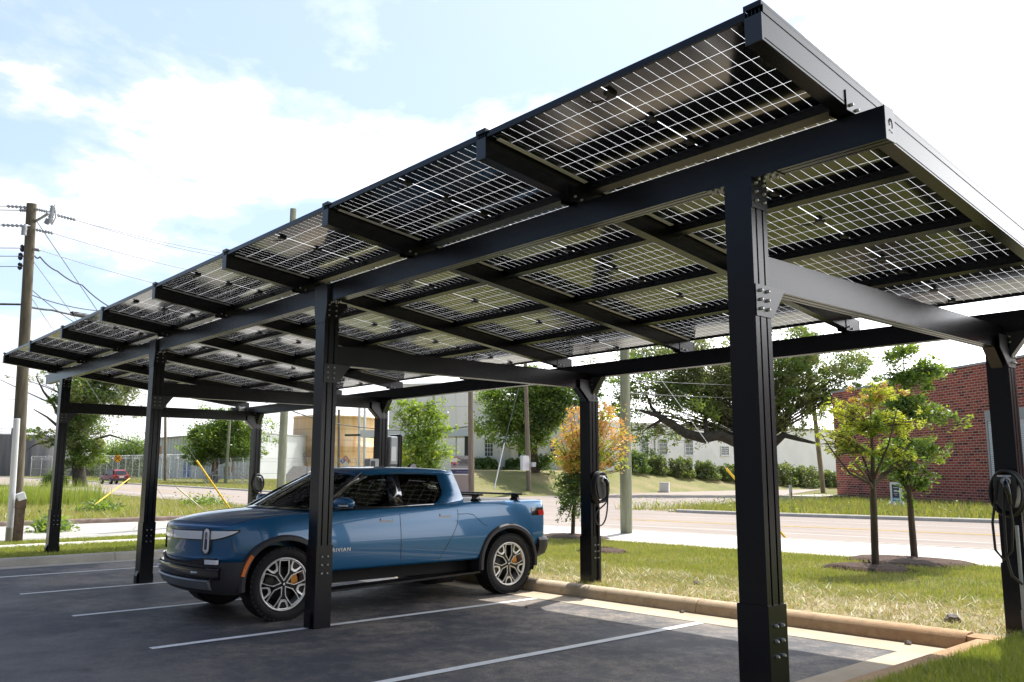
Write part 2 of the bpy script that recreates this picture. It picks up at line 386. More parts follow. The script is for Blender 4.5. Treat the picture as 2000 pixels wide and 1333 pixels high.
# avenue, side street, old concrete street
struct(kerb('kerb', (14.4, -40), (14.4, 19.6), 1, PAVE, h=.125, w=.02))
sheet('avenue', rect(14.6, -120, 27.2, 320), .004, AVE)
sheet('side_street', [(27.2,22.5),(34,25.2),(44,29),(58,35),(84,46),(118,60),(200,96),(200,110),(120,76),(83,58),(60,50.4),(50,47),(42.3,45.5),(34,46.5),(27.2,53)], .006, AVE)
sheet('street', rect(-90, 21.4, 14.6, 29.9), .004, OLDC)
for x, ww, c in ((20.75,.06,YEL),(20.98,.06,YEL),(17.7,.05,ROADW),(24.1,.05,ROADW)):
    sheet('road_marking', rect(x-ww, -120, x+ww, 20 if c is ROADW else 20), .009, c)
    sheet('road_marking', rect(x-ww, 56, x+ww, 320), .009, c)
struct(kerb('kerb', (27.2, -60), (27.2, 22), -1, CONC, h=.14))
struct(kerb('kerb', (27.2, 56), (27.2, 200), -1, CONC, h=.14))
struct(kerb('kerb', (12.6, 29.9), (-90, 29.9), -1, mat('stained_kerb', (.2,.15,.12), .95, var=.3, scale=3), h=.16))
struct(kerb('kerb', (14.5, 31.5), (14.5, 160), 1, CONC, h=.12))
# bank lawn
h2 = Vector((FW.x, FW.y, 0)).normalized(); s2 = Vector((RT.x, RT.y, 0)).normalized(); c0 = Vector((CAM.x, CAM.y, 0))
Ls = np.linspace(-13, 120, 90); T = [0,1.2,2.5,4,5.5,7,9,14,30,90]
vs = []
for l in Ls:
    f = float(np.interp(l, [a for a, _ in DF], [b for _, b in DF]))
    for t in T:
        q = c0+s2*float(l)+h2*(f+t); vs.append((q.x, q.y, bank(q.x, q.y)+(.14 if t > 0 else -.02)))
n = len(T); fs = [(i*n+j, (i+1)*n+j, (i+1)*n+j+1, i*n+j+1) for i in range(len(Ls)-1) for j in range(n-1)]
m, N, L, b = nodes('dry_lawn'); v = objvec(N, L)
c1 = ramp(N, L, noise(N, L, v, .22, 7, .65), [(.35, (.11,.135,.03)), (.5, (.19,.19,.06)), (.66, (.27,.23,.11))])
L.new(mixc(N, L, 1., c1, ramp(N, L, noise(N, L, v, 8, 6, .7), [(.3, (.6,.6,.6)), (.7, (1.25,1.2,1.15))]), 'MULTIPLY'), b.inputs['Base Color']); b.inputs['Roughness'].default_value = .95
me = bpy.data.meshes.new('lawn_bank'); me.from_pydata(vs, [], fs); me.polygons.foreach_set('use_smooth', [True]*len(fs)); struct(link('lawn_bank', me, m))
# ------------------------------------------------------------------ the solar carport
S, WB = 5.616, 4.354
AT, BT, GT = 3.623, 3.06, .205                       # underside of the two girders, girder depth
K = -.13                                             # roof fall per metre of X
def rz(x): return 3.836 + K*x                        # underside of the rafters
RY = [-.816+2.31*i for i in range(9)]; RW = .10      # rafter near faces, width
XE, XB = -1.03, 4.50
CP = thing('solar_carport', 'long black steel carport roofed with solar panels over the parking stalls', 'carport', (0, 0, 0))
def post_profile(a, b):                              # b across X, a along Y, two slots in the faces toward -Y and +Y
    hb, ha, sw, sdp = b/2, a/2, .009, .016
    xs_ = [-hb*.42, hb*.42]
    lo = [(-hb,-ha)]
    for x in xs_: lo += [(x-sw,-ha),(x-sw,-ha+sdp),(x+sw,-ha+sdp),(x+sw,-ha)]
    lo += [(hb,-ha),(hb,ha)]
    for x in xs_[::-1]: lo += [(x+sw,ha),(x+sw,ha-sdp),(x-sw,ha-sdp),(x-sw,ha)]
    return lo+[(-hb,ha)]
PA, PB = .203, .18
def post(X, Y, z1, zb, sleeve=True, flare=False):
    p = MB().prism(post_profile(PA, PB), zb-.3, z1, 'z').build('post', BLACK, CP, loc=(X, Y, 0))
    mb = MB(); t = .012; zs = .885 if X < 1 else H(X, Y)+.78
    a, b_ = PA/2+t, PB/2+t
    if sleeve:
        mb.prism([(-b_,-a),(b_,-a),(b_,a),(-b_,a)], zb-.3, zs, 'z')
        for i in (-1, 1):
            for j in range(3): mb.bolt((i*.034, -a, zs-.12-.09*j), (0,-1,0), .015, .022)
        if flare:
            for sx_ in (-1, 1): mb.prism([(sx_*b_, zb-.2), (sx_*(b_+.03), zb-.2), (sx_*(b_+.03), zb+.12), (sx_*b_, zb+.19)], -.06, .06, 'y')
        mb.build('base_sleeve', [BLACK, BOLT], p, bevel=.004)
    return p
A, B = [], []
for k in range(4):
    y = k*S
    zb = H(0, y)+(.12 if k == 3 else 0)
    A.append(post(0, y, AT, zb, True, k >= 1)); B.append(post(WB, y, BT, H(WB, y)+.12))
def girder(X, z0, y0, y1, w=.118):
    hw, sw, dp = w/2, .006, .014
    pr = [(-hw,0),(-hw*.45-sw,0),(-hw*.45-sw,dp),(-hw*.45+sw,dp),(-hw*.45+sw,0),(hw*.45-sw,0),(hw*.45-sw,dp),(hw*.45+sw,dp),(hw*.45+sw,0),(hw,0),(hw,GT),(-hw,GT)]
    g = MB().prism(pr, y0, y1, 'y').build('girder', BLACK, CP, loc=(X, 0, z0))
    for ye, d in ((y0,-1),(y1,1)):
        o = MB().bb((-hw-.003, ye, -.004), (hw+.003, ye+d*.007, GT+.004)).build('end_cap', BLACKM, g, bevel=.002)
    # maker's emblem pressed in the near cap: a curl over a short bar
    em = MB(); yy = y0-.0085
    em.tube([(-.012,yy,.09),(-.02,yy,.12),(-.006,yy,.135),(.0,yy,.115)], .0018, 6); em.tube([(.0,yy,.135),(.016,yy,.13),(.024,yy,.1),(.022,yy,.08)], .0018, 6)
    em.tube([(-.022,yy,.062),(-.006,yy,.058)], .0016, 6); em.tube([(.002,yy,.056),(.022,yy,.05)], .0016, 6)
    em.build('emblem', BLACK, g)
    return g
GA = girder(0, AT, -.995, 18.26); GB = girder(WB, BT, -1.0, 17.75)
# joint plates where posts meet the girders
for k in range(4):
    y = k*S; hw = .059
    w0 = PA/2+.045; m2 = [BLACKM if k in (1, 2) else BLACK, BOLT]
    if k in (1, 2):
        pl = [(y-w0, AT+GT*.98), (y-w0, AT-.03), (y-PA/2-.004, AT-.24), (y+PA/2+.004, AT-.24), (y+w0, AT-.03), (y+w0, AT+GT*.98)]
        MB().prism(pl, -PB/2-.008, -PB/2-.002, 'x').build('splice_plate', m2, A[k], loc=(0, -y, 0))
        MB().bb((-PB/2-.0015, y-w0, AT+.002), (-hw-.001, y+w0, AT+GT*.97)).build('splice_block', m2, A[k], loc=(0, -y, 0))
    wy = PB/2; mb = MB()
    pl2 = [(-wy, AT-.21), (wy*.4, AT-.21), (wy+.10, AT-.06), (wy+.10, AT-.002), (-wy, AT-.002)] if k in (1, 2) else [(-wy, AT-.21), (wy, AT-.21), (wy, AT-.002), (-wy, AT-.002)]
    mb.prism(pl2, y-PA/2-.008, y-PA/2-.001, 'y')
    for i in (-.5, .5):
        for j in range(3): mb.bolt((i*.09, y-PA/2-.008, AT-.04-.06*j), (0,-1,0), .014, .02)
    mb.build('joint_plate', [BLACK, BOLT], A[k], loc=(0, -y, 0))
    for s_ in (-1, 1):
        mb = MB().bb((-hw, y+s_*(PA/2+.005), AT-.006), (hw, y+s_*(PA/2+.17), AT-.001))
        for i in (-.03, .03):
            for j in (.03, .08, .13): mb.bolt((i, y+s_*(PA/2+j), AT-.006), (0,0,-1), .012, .016)
        mb.build('foot_plate', [BLACK, BOLT], A[k], loc=(0, -y, 0))
    mb = MB()
    pl = [(-PB/2, BT-.16), (PB/2, BT-.16), (PB/2, BT-.002), (-PB/2, BT-.002)]
    mb.prism(pl, y-PA/2-.008, y-PA/2-.001, 'y')
    for i in (-1, 1):
        for j in range(2): mb.bolt((i*.045, y-PA/2-.008, BT-.045-.055*j), (0,-1,0), .013, .02)
    mb.build('joint_plate', [BLACKM, BOLT], B[k], loc=(0, -y, 0))
    MB().prism([(y-PA/2-.009, BT-.25), (y-PA/2-.009, BT-.002), (y-PA/2-.2, BT-.002)], -.05, .05, 'x').build('bracket', BLACKM, B[k], loc=(0, -y, 0))
# cross beams between each pair of posts with gussets
CT = 2.902; CH = .225
for k in range(4):
    y = k*S; hw = .06; x0, x1 = PB/2, WB-PB/2; sw, dp = .006, .014
    pr = [(-hw,0),(-hw*.45-sw,0),(-hw*.45-sw,dp),(-hw*.45+sw,dp),(-hw*.45+sw,0),(hw*.45-sw,0),(hw*.45-sw,dp),(hw*.45+sw,dp),(hw*.45+sw,0),(hw,0),(hw,CH),(-hw,CH)]
    cb = MB().prism([(a, z) for a, z in pr], x0, x1, 'x').build('cross_beam', BLACK, CP, loc=(0, y, CT))
    yf = -PA/2-.008; xb = WB
    mb = MB().prism([(-PB/2+.005, -.21), (PB/2+.01, -.21), (PB/2+.17, -.004), (PB/2+.17, .0), (-PB/2+.005, .0)], yf, yf+.006, 'y')
    for i in (-1, 1):
        for j in range(3): mb.bolt((i*.04, yf, -.04-.06*j), (0,-1,0), .015, .022)
    mb.build('gusset_plate', [BLACKM, BOLT], cb)
    MB().prism([(PB/2, -.21), (PB/2+.17, -.004), (PB/2, -.004)], -.055, .055, 'y').build('gusset_block', BLACK, cb)
    mb = MB().prism([(xb-PB/2-.20, -.004), (xb-PB/2-.01, -.19), (xb+PB/2-.005, -.19), (xb+PB/2-.005, .12), (xb-PB/2-.2, .12)], yf, yf+.006, 'y')
    for i in (-1, 1):
        for j in range(3): mb.bolt((xb+i*.04+.02, yf, -.03-.055*j), (0,-1,0), .013, .02)
    mb.build('gusset_plate', [BLACKM, BOLT], cb)
    MB().prism([(xb-PB/2, -.19), (xb-PB/2-.2, -.004), (xb-PB/2, -.004)], -.055, .055, 'y').build('gusset_block', BLACK, cb)
# rafters (each with a cap at the eave and a clip on either girder)
def rafter(y, near=False):
    r = MB(); h = .158
    top = lambda x, d: rz(x)+d
    pr = [(XE, top(XE,0)), (XB, top(XB,0)), (XB, top(XB,h)), (XE, top(XE,h))]
    r.prism(pr, 0, RW, 'y')
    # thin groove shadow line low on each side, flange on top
    o = r.build('rafter', BLACK, CP, loc=(0, y, 0))
    for x0, x1 in ((XE-.008, XE-.001), (XB+.001, XB+.008)):
        xx = XE if x0 < 0 else XB
        MB().prism([(x0, top(xx,-.004)), (x1, top(xx,-.004)), (x1, top(xx,h-.004)), (x0, top(xx,h-.004))], -.003, RW+.003, 'y').build('end_cap', BLACKM, o, bevel=.002)
    mb = MB()                                         # cover strip clamped over the panel edges
    mb.prism([(XE-.01, top(XE,.203)), (XB-.06, top(XB-.06,.203)), (XB-.06, top(XB-.06,.222)), (XE-.01, top(XE,.222))], -.004, RW+.004, 'y')
    mb.prism([(XE-.012, top(XE,.192)), (XE-.008, top(XE,.192)), (XE-.008, top(XE,.224)), (XE-.012, top(XE,.224))], -.006, RW+.006, 'y')
    for yy in (.012, .036, .058, .082): mb.prism([(XE, top(XE,h)), (XB-.07, top(XB-.07,h)), (XB-.07, top(XB-.07,.203)), (XE, top(XE,.203))], yy, yy+.006, 'y')
    mb.build('cover_strip', BLACK, o)
    mb = MB()
    mb.prism([(XE+.01, top(XE,h+.001)), (XB-.07, top(XB-.07,h+.001)), (XB-.07, top(XB-.07,.201)), (XE+.01, top(XE,.201))], -.0035, -.0005, 'y', 0)
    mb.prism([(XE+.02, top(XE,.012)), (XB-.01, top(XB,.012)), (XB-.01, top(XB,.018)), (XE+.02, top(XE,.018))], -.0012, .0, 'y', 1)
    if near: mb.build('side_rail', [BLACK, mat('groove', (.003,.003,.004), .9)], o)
    for xg, tg in ((0, AT+GT), (WB, BT+GT)):
        for ya_, yb_ in ((-.008, -.001), (RW+.001, RW+.008)):
            cl = MB().prism([(xg-.16, tg-.0), (xg+.09, tg-.0), (xg+.09, rz(xg)+.07), (xg-.16, rz(xg)+.12)], ya_, yb_, 'y')
            if ya_ < 0: cl.bolt((xg-.115, -.008, tg+.04), (0,-1,0), .014, .02); cl.bolt((xg-.045, -.008, tg+.025), (0,-1,0), .014, .02)
            cl.build('girder_clip', [BLACK, BOLT], o)
    return o
RAF = [rafter(RY[0], True)]
for y in RY[1:]:
    o = dup(RAF[0]); o.location.y = y; o.parent = CP
    for ch in list(o.children):
        if ch.name.startswith('side_rail'): bpy.data.objects.remove(ch)
    RAF.append(o)
# purlins between rafters; panels resting on them
PX = [.06, 1.15, 2.24, 3.33]; ROWS = [(XE, .06), (.06, 1.15), (1.15, 2.24), (2.24, 3.33), (3.33, 4.42)]
BAY = 2.31-RW
pm = MB(); pm.prism([(-.045, .106), (.045, .106+K*.09), (.045, .155+K*.09), (-.045, .155)], 0, BAY, 'y')
pz = lambda x: rz(x)
first = None
for i in range(8):
    for x in PX:
        if first is None:
            o = pm.build('purlin', BLACK, CP); first = o
        else: o = dup(first, CP)
        o.location = (x, RY[i]+RW, pz(x))
m, N, L, b = nodes('solar_cell'); v = objvec(N, L)
wv = N.new('ShaderNodeTexWave'); wv.wave_type = 'BANDS'; wv.bands_direction = 'X'; wv.inputs['Scale'].default_value = 14.5; L.new(v, wv.inputs['Vector'])
L.new(ramp(N, L, wv.outputs['Fac'], [(.0, (.006,.007,.012)), (.93, (.006,.007,.012)), (1, (.02,.021,.028))]), b.inputs['Base Color'])
b.inputs['Roughness'].default_value = .12; b.inputs['IOR'].default_value = 1.6; b.inputs['Specular IOR Level'].default_value = .9; CELL = m
MILK = bpy.data.materials.new('milky_diffuser'); MILK.use_nodes = True; _n = MILK.node_tree.nodes; _n.remove(_n['Principled BSDF'])  # milky sheet added over the cells to whiten the gaps and soften sunlight
_t = _n.new('ShaderNodeBsdfTranslucent'); _t.inputs[0].default_value = (.62,.63,.64,1); MILK.node_tree.links.new(_t.outputs[0], [q for q in _n if q.type == 'OUTPUT_MATERIAL'][0].inputs[0])
m, N, L, b = nodes('cell_backing'); b.inputs['Base Color'].default_value = (.006,.007,.012,1); b.inputs['Roughness'].default_value = .2
# one panel: 24 x 6 half cells under a milky sheet, gaps of light between them, in a thin black frame
def panel_meshes(x0, x1):
    w = x1-x0-.012; Y = BAY-.012; fr = .030
    z = .176; T_ = .006
    cx0, cx1 = x0+.006+fr, x1-.006-fr; cy0, cy1 = RW+.006+fr, RW+.006+Y-fr
    mid = .009; gx_, gy_ = .0024, .0021
    nx, ny = 6, 24
    cw = (cx1-cx0-gx_*(nx-1))/nx; ch = (cy1-cy0-mid-gy_*(ny-2))/ny
    V_, F_ = [], []
    x = cx0
    xa = []
    for i in range(nx): xa.append((x-(.012 if i == 0 else 0), x+cw+(.012 if i == nx-1 else 0))); x += cw+gx_
    y = cy0; ya = []
    for j in range(ny):
        ya.append((y-(.012 if j == 0 else 0), y+ch+(.012 if j == ny-1 else 0))); y += ch+(mid if j == ny//2-1 else gy_)
    for a, b_ in xa:
        for c, d in ya:
            o = len(V_)
            for zz in (z,): V_ += [(a, c, zz+K*(a-x0)), (b_, c, zz+K*(b_-x0)), (b_, d, zz+K*(b_-x0)), (a, d, zz+K*(a-x0))]
            F_ += [(o+3,o+2,o+1,o)]
    me = bpy.data.meshes.new('cells'); me.from_pydata(V_, [], F_); me.materials.append(CELL)
    gm = MB(); gm.add([(x_, y_, z+.004+K*(x_-x0)) for x_, y_ in ((x0+.03, RW+.03), (x1-.03, RW+.03), (x1-.03, RW+Y-.03), (x0+.03, RW+Y-.03))], [(0,1,2,3)]); gme = gm.mesh('light_diffuser'); gme.materials.append(MILK)
    fm = MB(); zt = .203; zo = .158; X0, X1, Y0, Y1 = x0+.006, x1-.006, RW+.006, RW+.006+Y
    def bar(a0, a1, b0, b1, lo_, hi_): fm.add([(x_, y_, q+K*(x_-x0)) for x_ in (a0, a1) for y_ in (b0, b1) for q in (lo_, hi_)], [(0,1,3,2),(4,6,7,5),(0,4,5,1),(2,3,7,6),(0,2,6,4),(1,5,7,3)])
    bar(X0, X0+fr*.55, Y0, Y1, zo, zt); bar(X1-fr*.55, X1, Y0, Y1, zo, zt)
    bar(X0+fr*.55, X1-fr*.55, Y0, Y0+fr*.55, zo, zt); bar(X0+fr*.55, X1-fr*.55, Y1-fr*.55, Y1, zo, zt)
    fme = fm.mesh('panel_frame'); fme.materials.append(BLACK)
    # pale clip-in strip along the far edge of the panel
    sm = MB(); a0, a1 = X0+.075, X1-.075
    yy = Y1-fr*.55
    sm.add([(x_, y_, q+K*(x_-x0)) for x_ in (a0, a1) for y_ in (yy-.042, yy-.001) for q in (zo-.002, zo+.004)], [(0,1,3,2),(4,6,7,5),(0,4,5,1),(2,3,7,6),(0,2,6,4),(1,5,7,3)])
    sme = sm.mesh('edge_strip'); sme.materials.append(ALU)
    jm = MB(); ymid = (ya[11][1]+ya[12][0])/2
    jm.box((0, 0, -.012), (.075, .05, .022)); jm.box((.03, .02, -.01), (.05, .014, .01)); jm.tube([(.03,.02,-.012),(.06,.09,-.016),(.03,.17,-.006),(-.01,.2,-.002)], .0035, 5)
    jme = jm.mesh('junction_box'); jme.materials.append(RUB)
    return me, fme, sme, jme, ymid, gme
KINDS = {}
for j, (x0, x1) in enumerate(ROWS):
    key = round(x1-x0, 3)
    if key not in KINDS: KINDS[key] = (x0, panel_meshes(x0, x1))
for i in range(8):
    for j, (x0, x1) in enumerate(ROWS):
        bx, (me, fme, sme, jme, ymid, gme) = KINDS[round(x1-x0, 3)]
        dx = x0-bx
        p = bpy.data.objects.new('solar_panel', me); COL.objects.link(p); p.parent = CP; p.location = (dx, RY[i], rz(x0))
        subs = [('panel_frame', fme), ('edge_strip', sme), ('light_diffuser', gme)]
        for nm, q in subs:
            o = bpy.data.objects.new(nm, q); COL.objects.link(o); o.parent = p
        if i < 6:
            for t in (.12, .5, .88):
                o = bpy.data.objects.new('junction_box', jme); COL.objects.link(o); o.parent = p
                xx = bx+(x1-x0)*t; o.location = (xx, ymid, .176+K*(xx-bx))
# ------------------------------------------------------------------ the blue pickup
from mathutils.bvhtree import BVHTree
BLUE = mat('blue_car_paint', (.010,.108,.25), .30, spec=.4, coat=.8)
BLUE.node_tree.nodes['Principled BSDF'].inputs['Metallic'].default_value = .2
CLAD = mat('grey_cladding', (.040,.038,.042), .55, spec=.35)
GLOSSB = mat('gloss_black', (.008,.008,.009), .12, coat=.5)
CHROME = mat('satin_silver', (.74,.73,.70), .32, metal=.45)
LAMP = mat('white_lamp_lens', (.93,.93,.95), .14, spec=.7, coat=1)
ORANGE = mat('orange_lens', (.72,.16,.01), .25, coat=.6)
REDL = mat('red_lens', (.42,.012,.015), .15, coat=.8)
TYRE = mat('tyre_rubber', (.016,.016,.017), .75, spec=.3, bump=.3, bscale=60)
CALI = mat('orange_caliper', (.75,.27,.02), .45)
DISC = mat('brake_disc', (.09,.085,.08), .45, metal=.6)
TRIMD = mat('smoked_reflector', (.12,.12,.13), .3)
INT = mat('cabin_trim', (.02,.02,.021), .8)
m, N, L, b = nodes('tinted_glass')
out = [n for n in N if n.type == 'OUTPUT_MATERIAL'][0]; N.remove(b)
def glassmat(name, tint, keep):
    m = bpy.data.materials.new(name); m.use_nodes = True; N = m.node_tree.nodes; L = m.node_tree.links; N.remove(N['Principled BSDF'])
    out = [n for n in N if n.type == 'OUTPUT_MATERIAL'][0]
    g = N.new('ShaderNodeBsdfGlossy'); g.inputs['Roughness'].default_value = .02; g.inputs['Color'].default_value = (.9,.95,1,1)
    t = N.new('ShaderNodeBsdfTransparent'); t.inputs['Color'].default_value = (*tint, 1)
    f = N.new('ShaderNodeFresnel'); f.inputs['IOR'].default_value = 1.5
    mx = N.new('ShaderNodeMixShader'); L.new(f.outputs[0], mx.inputs[0]); L.new(t.outputs[0], mx.inputs[1]); L.new(g.outputs[0], mx.inputs[2]); L.new(mx.outputs[0], out.inputs[0])
    return m
bpy.data.materials.remove(m); del MATS['tinted_glass']
WGLASS = glassmat('windscreen_glass', (.62,.78,.72), 0); DGLASS = glassmat('privacy_glass', (.035,.04,.045), 0); FGLASS = glassmat('door_glass', (.30,.36,.34), 0)

TX, TY = -.081, 7.262
TR = thing('pickup_truck', 'blue electric pickup truck backed up to the kerb under the carport', 'pickup truck', (TX, TY, H(0, TY)))
ST = [(-.955,.86,.735,1.03,1.07,1.08),(-.94,.905,.69,1.045,1.092,1.105),(-.82,.95,.62,1.07,1.125,1.15),(-.55,.98,.55,1.095,1.16,1.20),(-.2,.99,.505,1.125,1.19,1.24),
      (.2,.99,.50,1.15,1.215,1.268),(.5,.99,.50,1.172,1.232,1.272),(.9,.99,.50,1.185,1.243,1.262),(1.6,.99,.50,1.195,1.255,1.268),(2.3,.99,.50,1.20,1.268,1.275),
      (2.62,.99,.50,1.21,1.295,1.285),(2.8,.99,.50,1.215,1.302,1.285),(3.45,.99,.50,1.215,1.303,1.285),(4.05,.985,.60,1.21,1.30,1.285),(4.28,.965,.72,1.20,1.295,1.285),(4.355,.93,.755,1.18,1.275,1.275)]
def bulge(x, y):
    q = min(abs(y), .999)
    s = 1-(1-q**2)**.5 if x < 1 else 1-(1-q**3)**(1/3)
    wf = min(max((-.15-x)/.7, 0), 1); wr = min(max((x-3.7)/.6, 0), 1)
    return x + .70*s*wf - .30*s*wr
V_, F_ = [], []
np_ = 0
for (x, w, zb, zs, ze, zc) in ST:
    half = [(0,zb),(w*.45,zb),(w*.80,zb),(w*.965,zb+.005),(w*.99,zb+.06),(w*1.0,.80 if zb<.78 else zb+.1),(w*.988,.97),(w*.948,zs),(w*.91,ze-.008),(w*.85,ze+.002),(w*.45,zc),(0,zc+.004)]
    ring = half + [(-y, z) for y, z in half[-2:0:-1]]
    np_ = len(ring)
    V_ += [(bulge(x, y), y, z) for y, z in ring]
n = len(ST)
F_ = [(i*np_+j, i*np_+(j+1) % np_, (i+1)*np_+(j+1) % np_, (i+1)*np_+j) for i in range(n-1) for j in range(np_)]
def cap(o, x, flip):                                   # five columns across the nose / tail, following its plan curve
    rows = []
    for j in range(2, 10):
        if j == 2: rows.append([o+2, o+1, o, o+np_-1, o+np_-2]); continue
        if j == 9: rows.append([o+9, o+10, o+11, o+12, o+13]); continue
        y, z = V_[o+j][1], V_[o+j][2]; r_ = [o+j]
        for f in (.53, 0, -.53): r_.append(len(V_)); V_.append((bulge(x, y*f), y*f, z))
        rows.append(r_+[o+np_-j])
    return [tuple(q[::-1] if flip else q) for A_, B_ in zip(rows, rows[1:]) for k in range(4) for q in [(A_[k], A_[k+1], B_[k+1], B_[k])]]
F_ += cap(0, ST[0][0], False)+cap((n-1)*np_, ST[-1][0], True)
me = bpy.data.meshes.new('body'); me.from_pydata(V_, [], F_)
bm = bmesh.new(); bm.from_mesh(me); bmesh.ops.recalc_face_normals(bm, faces=bm.faces); bm.to_mesh(me); bm.free()
body = link('body', me, [BLUE, INT], TR)
sm_ = body.modifiers.new('s', 'SUBSURF'); sm_.levels = 3; sm_.render_levels = 3
WX = (0, 3.451); WZ = .421
def archcut(o, r=.485):
    tools = []
    for x in WX:
        for s in (-1, 1):
            t = MB().lathe([(0,-.35),(r,-.35),(r,.35),(0,.35)], 48, (x, s*1.0, WZ+.01), 'y').build('cut', BLUE)
            t.parent = TR
            md = o.modifiers.new('b', 'BOOLEAN'); md.operation = 'DIFFERENCE'; md.object = t; md.solver = 'EXACT'; tools.append(t)
    bpy.context.view_layer.update(); solid(o)
    for t in tools: bpy.data.objects.remove(t)
archcut(body)
body.data.polygons.foreach_set('use_smooth', [True]*len(body.data.polygons)); body.data.set_sharp_from_angle(angle=R(32))
for p in body.data.polygons:                          # what lies under the glass is cabin, not paint
    c = p.center
    if c.z > 1.2 and .42 < c.x < 2.6 and abs(c.y) < .86 and abs(p.normal.z) > .8: p.material_index = 1
bmv = bmesh.new(); bmv.from_mesh(body.data); TREE = BVHTree.FromBMesh(bmv); bmv.free()
def side(x, z, off=.004):
    h = TREE.ray_cast(Vector((x, -3, z)), Vector((0,1,0)))
    return (h[0]+h[1]*off if h[0] else Vector((x, -.98, z)), h[1] if h[0] else Vector((0,-1,0)))
def nose(th, z, off=.004, c=(-.25, 0)):               # th: 0 straight ahead, negative toward the near side (degrees)
    d = Vector((-math.cos(R(th)), math.sin(R(th)), 0)); o = Vector((c[0], c[1], z))
    h = TREE.ray_cast(o+d*3, -d)
    return (h[0]+h[1]*off if h[0] else o+d*.7, h[1] if h[0] else d)
def nosep(th, z, off=.004, zr=.985):                   # upright band in front of the bodywork
    p, q = nose(th, zr, 0); q = Vector((q.x, q.y, 0)).normalized()
    return (Vector((p.x, p.y, z))+q*(off-.10*max(0, z-.99)), q)
def patch(name, grid, m, parent, thick=.01):          # grid of (point, normal): a thin shell lying on the bodywork
    r, c = len(grid), len(grid[0]); vs = [p for row in grid for p, n_ in row]+[p-n_*thick for row in grid for p, n_ in row]
    fs = [(i*c+j, i*c+j+1, (i+1)*c+j+1, (i+1)*c+j) for i in range(r-1) for j in range(c-1)]; o = r*c
    fs += [(o+a, o+d, o+c_, o+b_) for a, b_, c_, d in fs]
    edge = [(0, j) for j in range(c)]+[(i, c-1) for i in range(1, r)]+[(r-1, j) for j in range(c-2, -1, -1)]+[(i, 0) for i in range(r-2, 0, -1)]
    k = [i*c+j for i, j in edge]
    fs += [(k[i], k[(i+1) % len(k)], o+k[(i+1) % len(k)], o+k[i]) for i in range(len(k))]
    mb = MB().add(vs, fs, 0, True); ob = mb.build(name, m, parent); ob.data.set_sharp_from_angle(angle=R(40)); return ob
def seam(pts, r=.0032): return MB().tube(pts, r, 5)
# light bar: black surround with the white lens, from tip to tip
def bar(sgn):
    g = []
    for t in np.linspace(0, 1, 26):
        th = sgn*(1+t*71); taper = max(0, (t-.70)/.30)
        lo_, hi_ = .942+.09*taper**2, 1.028+.010*t
        g.append([nosep(th, z, .016) for z in np.linspace(lo_, hi_, 4)])
    return g
for sgn in (-1, 1):
    g = bar(sgn)
    sur = []
    for i, row in enumerate(g):
        t = i/25; th = sgn*(1+t*72.5); taper = max(0, (t-.70)/.30)
        sur.append([nosep(th, z, .010) for z in np.linspace(.93+.10*taper**2, 1.041+.010*t, 4)])
    s_ = patch('light_bar_surround', sur, GLOSSB, TR, .05); patch('light_bar', g, LAMP, s_, .03)
# upright oval headlamps
for sgn in (-1, 1):
    th0 = sgn*49; zc_ = .925
    def ov(a, rw, rh, off):
        ca, sa = math.cos(a), math.sin(a)
        hgt = rh-rw
        dz = rw*sa+(hgt if sa > 0 else -hgt); dl = rw*ca
        return nosep(th0+math.degrees(dl/.93), zc_+dz, off+.016, .93)
    K_ = 36
    for nm, rings, m in (('headlight_ring', [(.062,.152,-.04),(.060,.150,.016),(.050,.141,.016),(.048,.139,-.02)], GLOSSB),):
        mb = MB(); 
        for rw, rh, off in rings: mb.v += [tuple(ov(2*math.pi*k/K_, rw, rh, off)[0]) for k in range(K_)]
        for i in range(3):
            for k in range(K_): mb.f.append([i*K_+k, i*K_+(k+1) % K_, (i+1)*K_+(k+1) % K_, (i+1)*K_+k]); mb.m.append(0); mb.sm.append(True)
        hr = mb.build(nm, m, TR)
    mb = MB()
    for rw, rh, off in [(.050,.141,.004),(.042,.132,.010),(.02,.10,.012)]: mb.v += [tuple(ov(2*math.pi*k/K_, rw, rh, off)[0]) for k in range(K_)]
    mb.v.append(tuple(nosep(th0, zc_, .028, .93)[0]))
    for i in range(2):
        for k in range(K_): mb.f.append([i*K_+k, i*K_+(k+1) % K_, (i+1)*K_+(k+1) % K_, (i+1)*K_+k]); mb.m.append(0); mb.sm.append(True)
    hl = mb.build('headlight', LAMP, TR)
    mb = MB()
    a_ = [ov(2*math.pi*k/K_, .009, .10, .016)[0] for k in range(K_)]
    mb.add(a_, [tuple(range(K_))])
    mb.build('reflector', [TRIMD, CHROME], hl)
# bonnet shut line, charge flap, bumper joints, doors
mb = MB()
def topz(x, y): 
    h = TREE.ray_cast(Vector((x, y, 3)), Vector((0,0,-1))); return h[0]+h[1]*.001 if h[0] else Vector((x, y, 1.2))
for s in (-1, 1): mb.tube([topz(x, s*(.80+.055*min(1, (x+.8)/.8))) for x in np.linspace(-.62, .42, 16)], .003, 5)
mb.tube([side(x, z, .001)[0] for x, z in [(-.60,.955),(-.585,.86),(-.56,.80),(-.50,.775),(-.43,.77)]], .0028, 5)
mb.build('panel_gap', INT, TR)
mb = MB()
for pl in ([(.515,z) for z in np.linspace(.54,1.19,9)]+[(.56,1.222)], [(1.612,z) for z in np.linspace(.54,1.23,10)],
           [(2.56,1.20),(2.555,1.10),(2.53,1.0),(2.46,.88),(2.36,.74),(2.24,.58),(2.22,.54)],
           [(2.56,1.135),(2.74,1.135),(2.82,1.12),(2.90,1.06),(2.99,.985),(3.06,.96)]):
    mb.tube([side(x, z, .0005)[0] for x, z in pl], .0036, 5)
mb.build('door_gap', INT, TR)
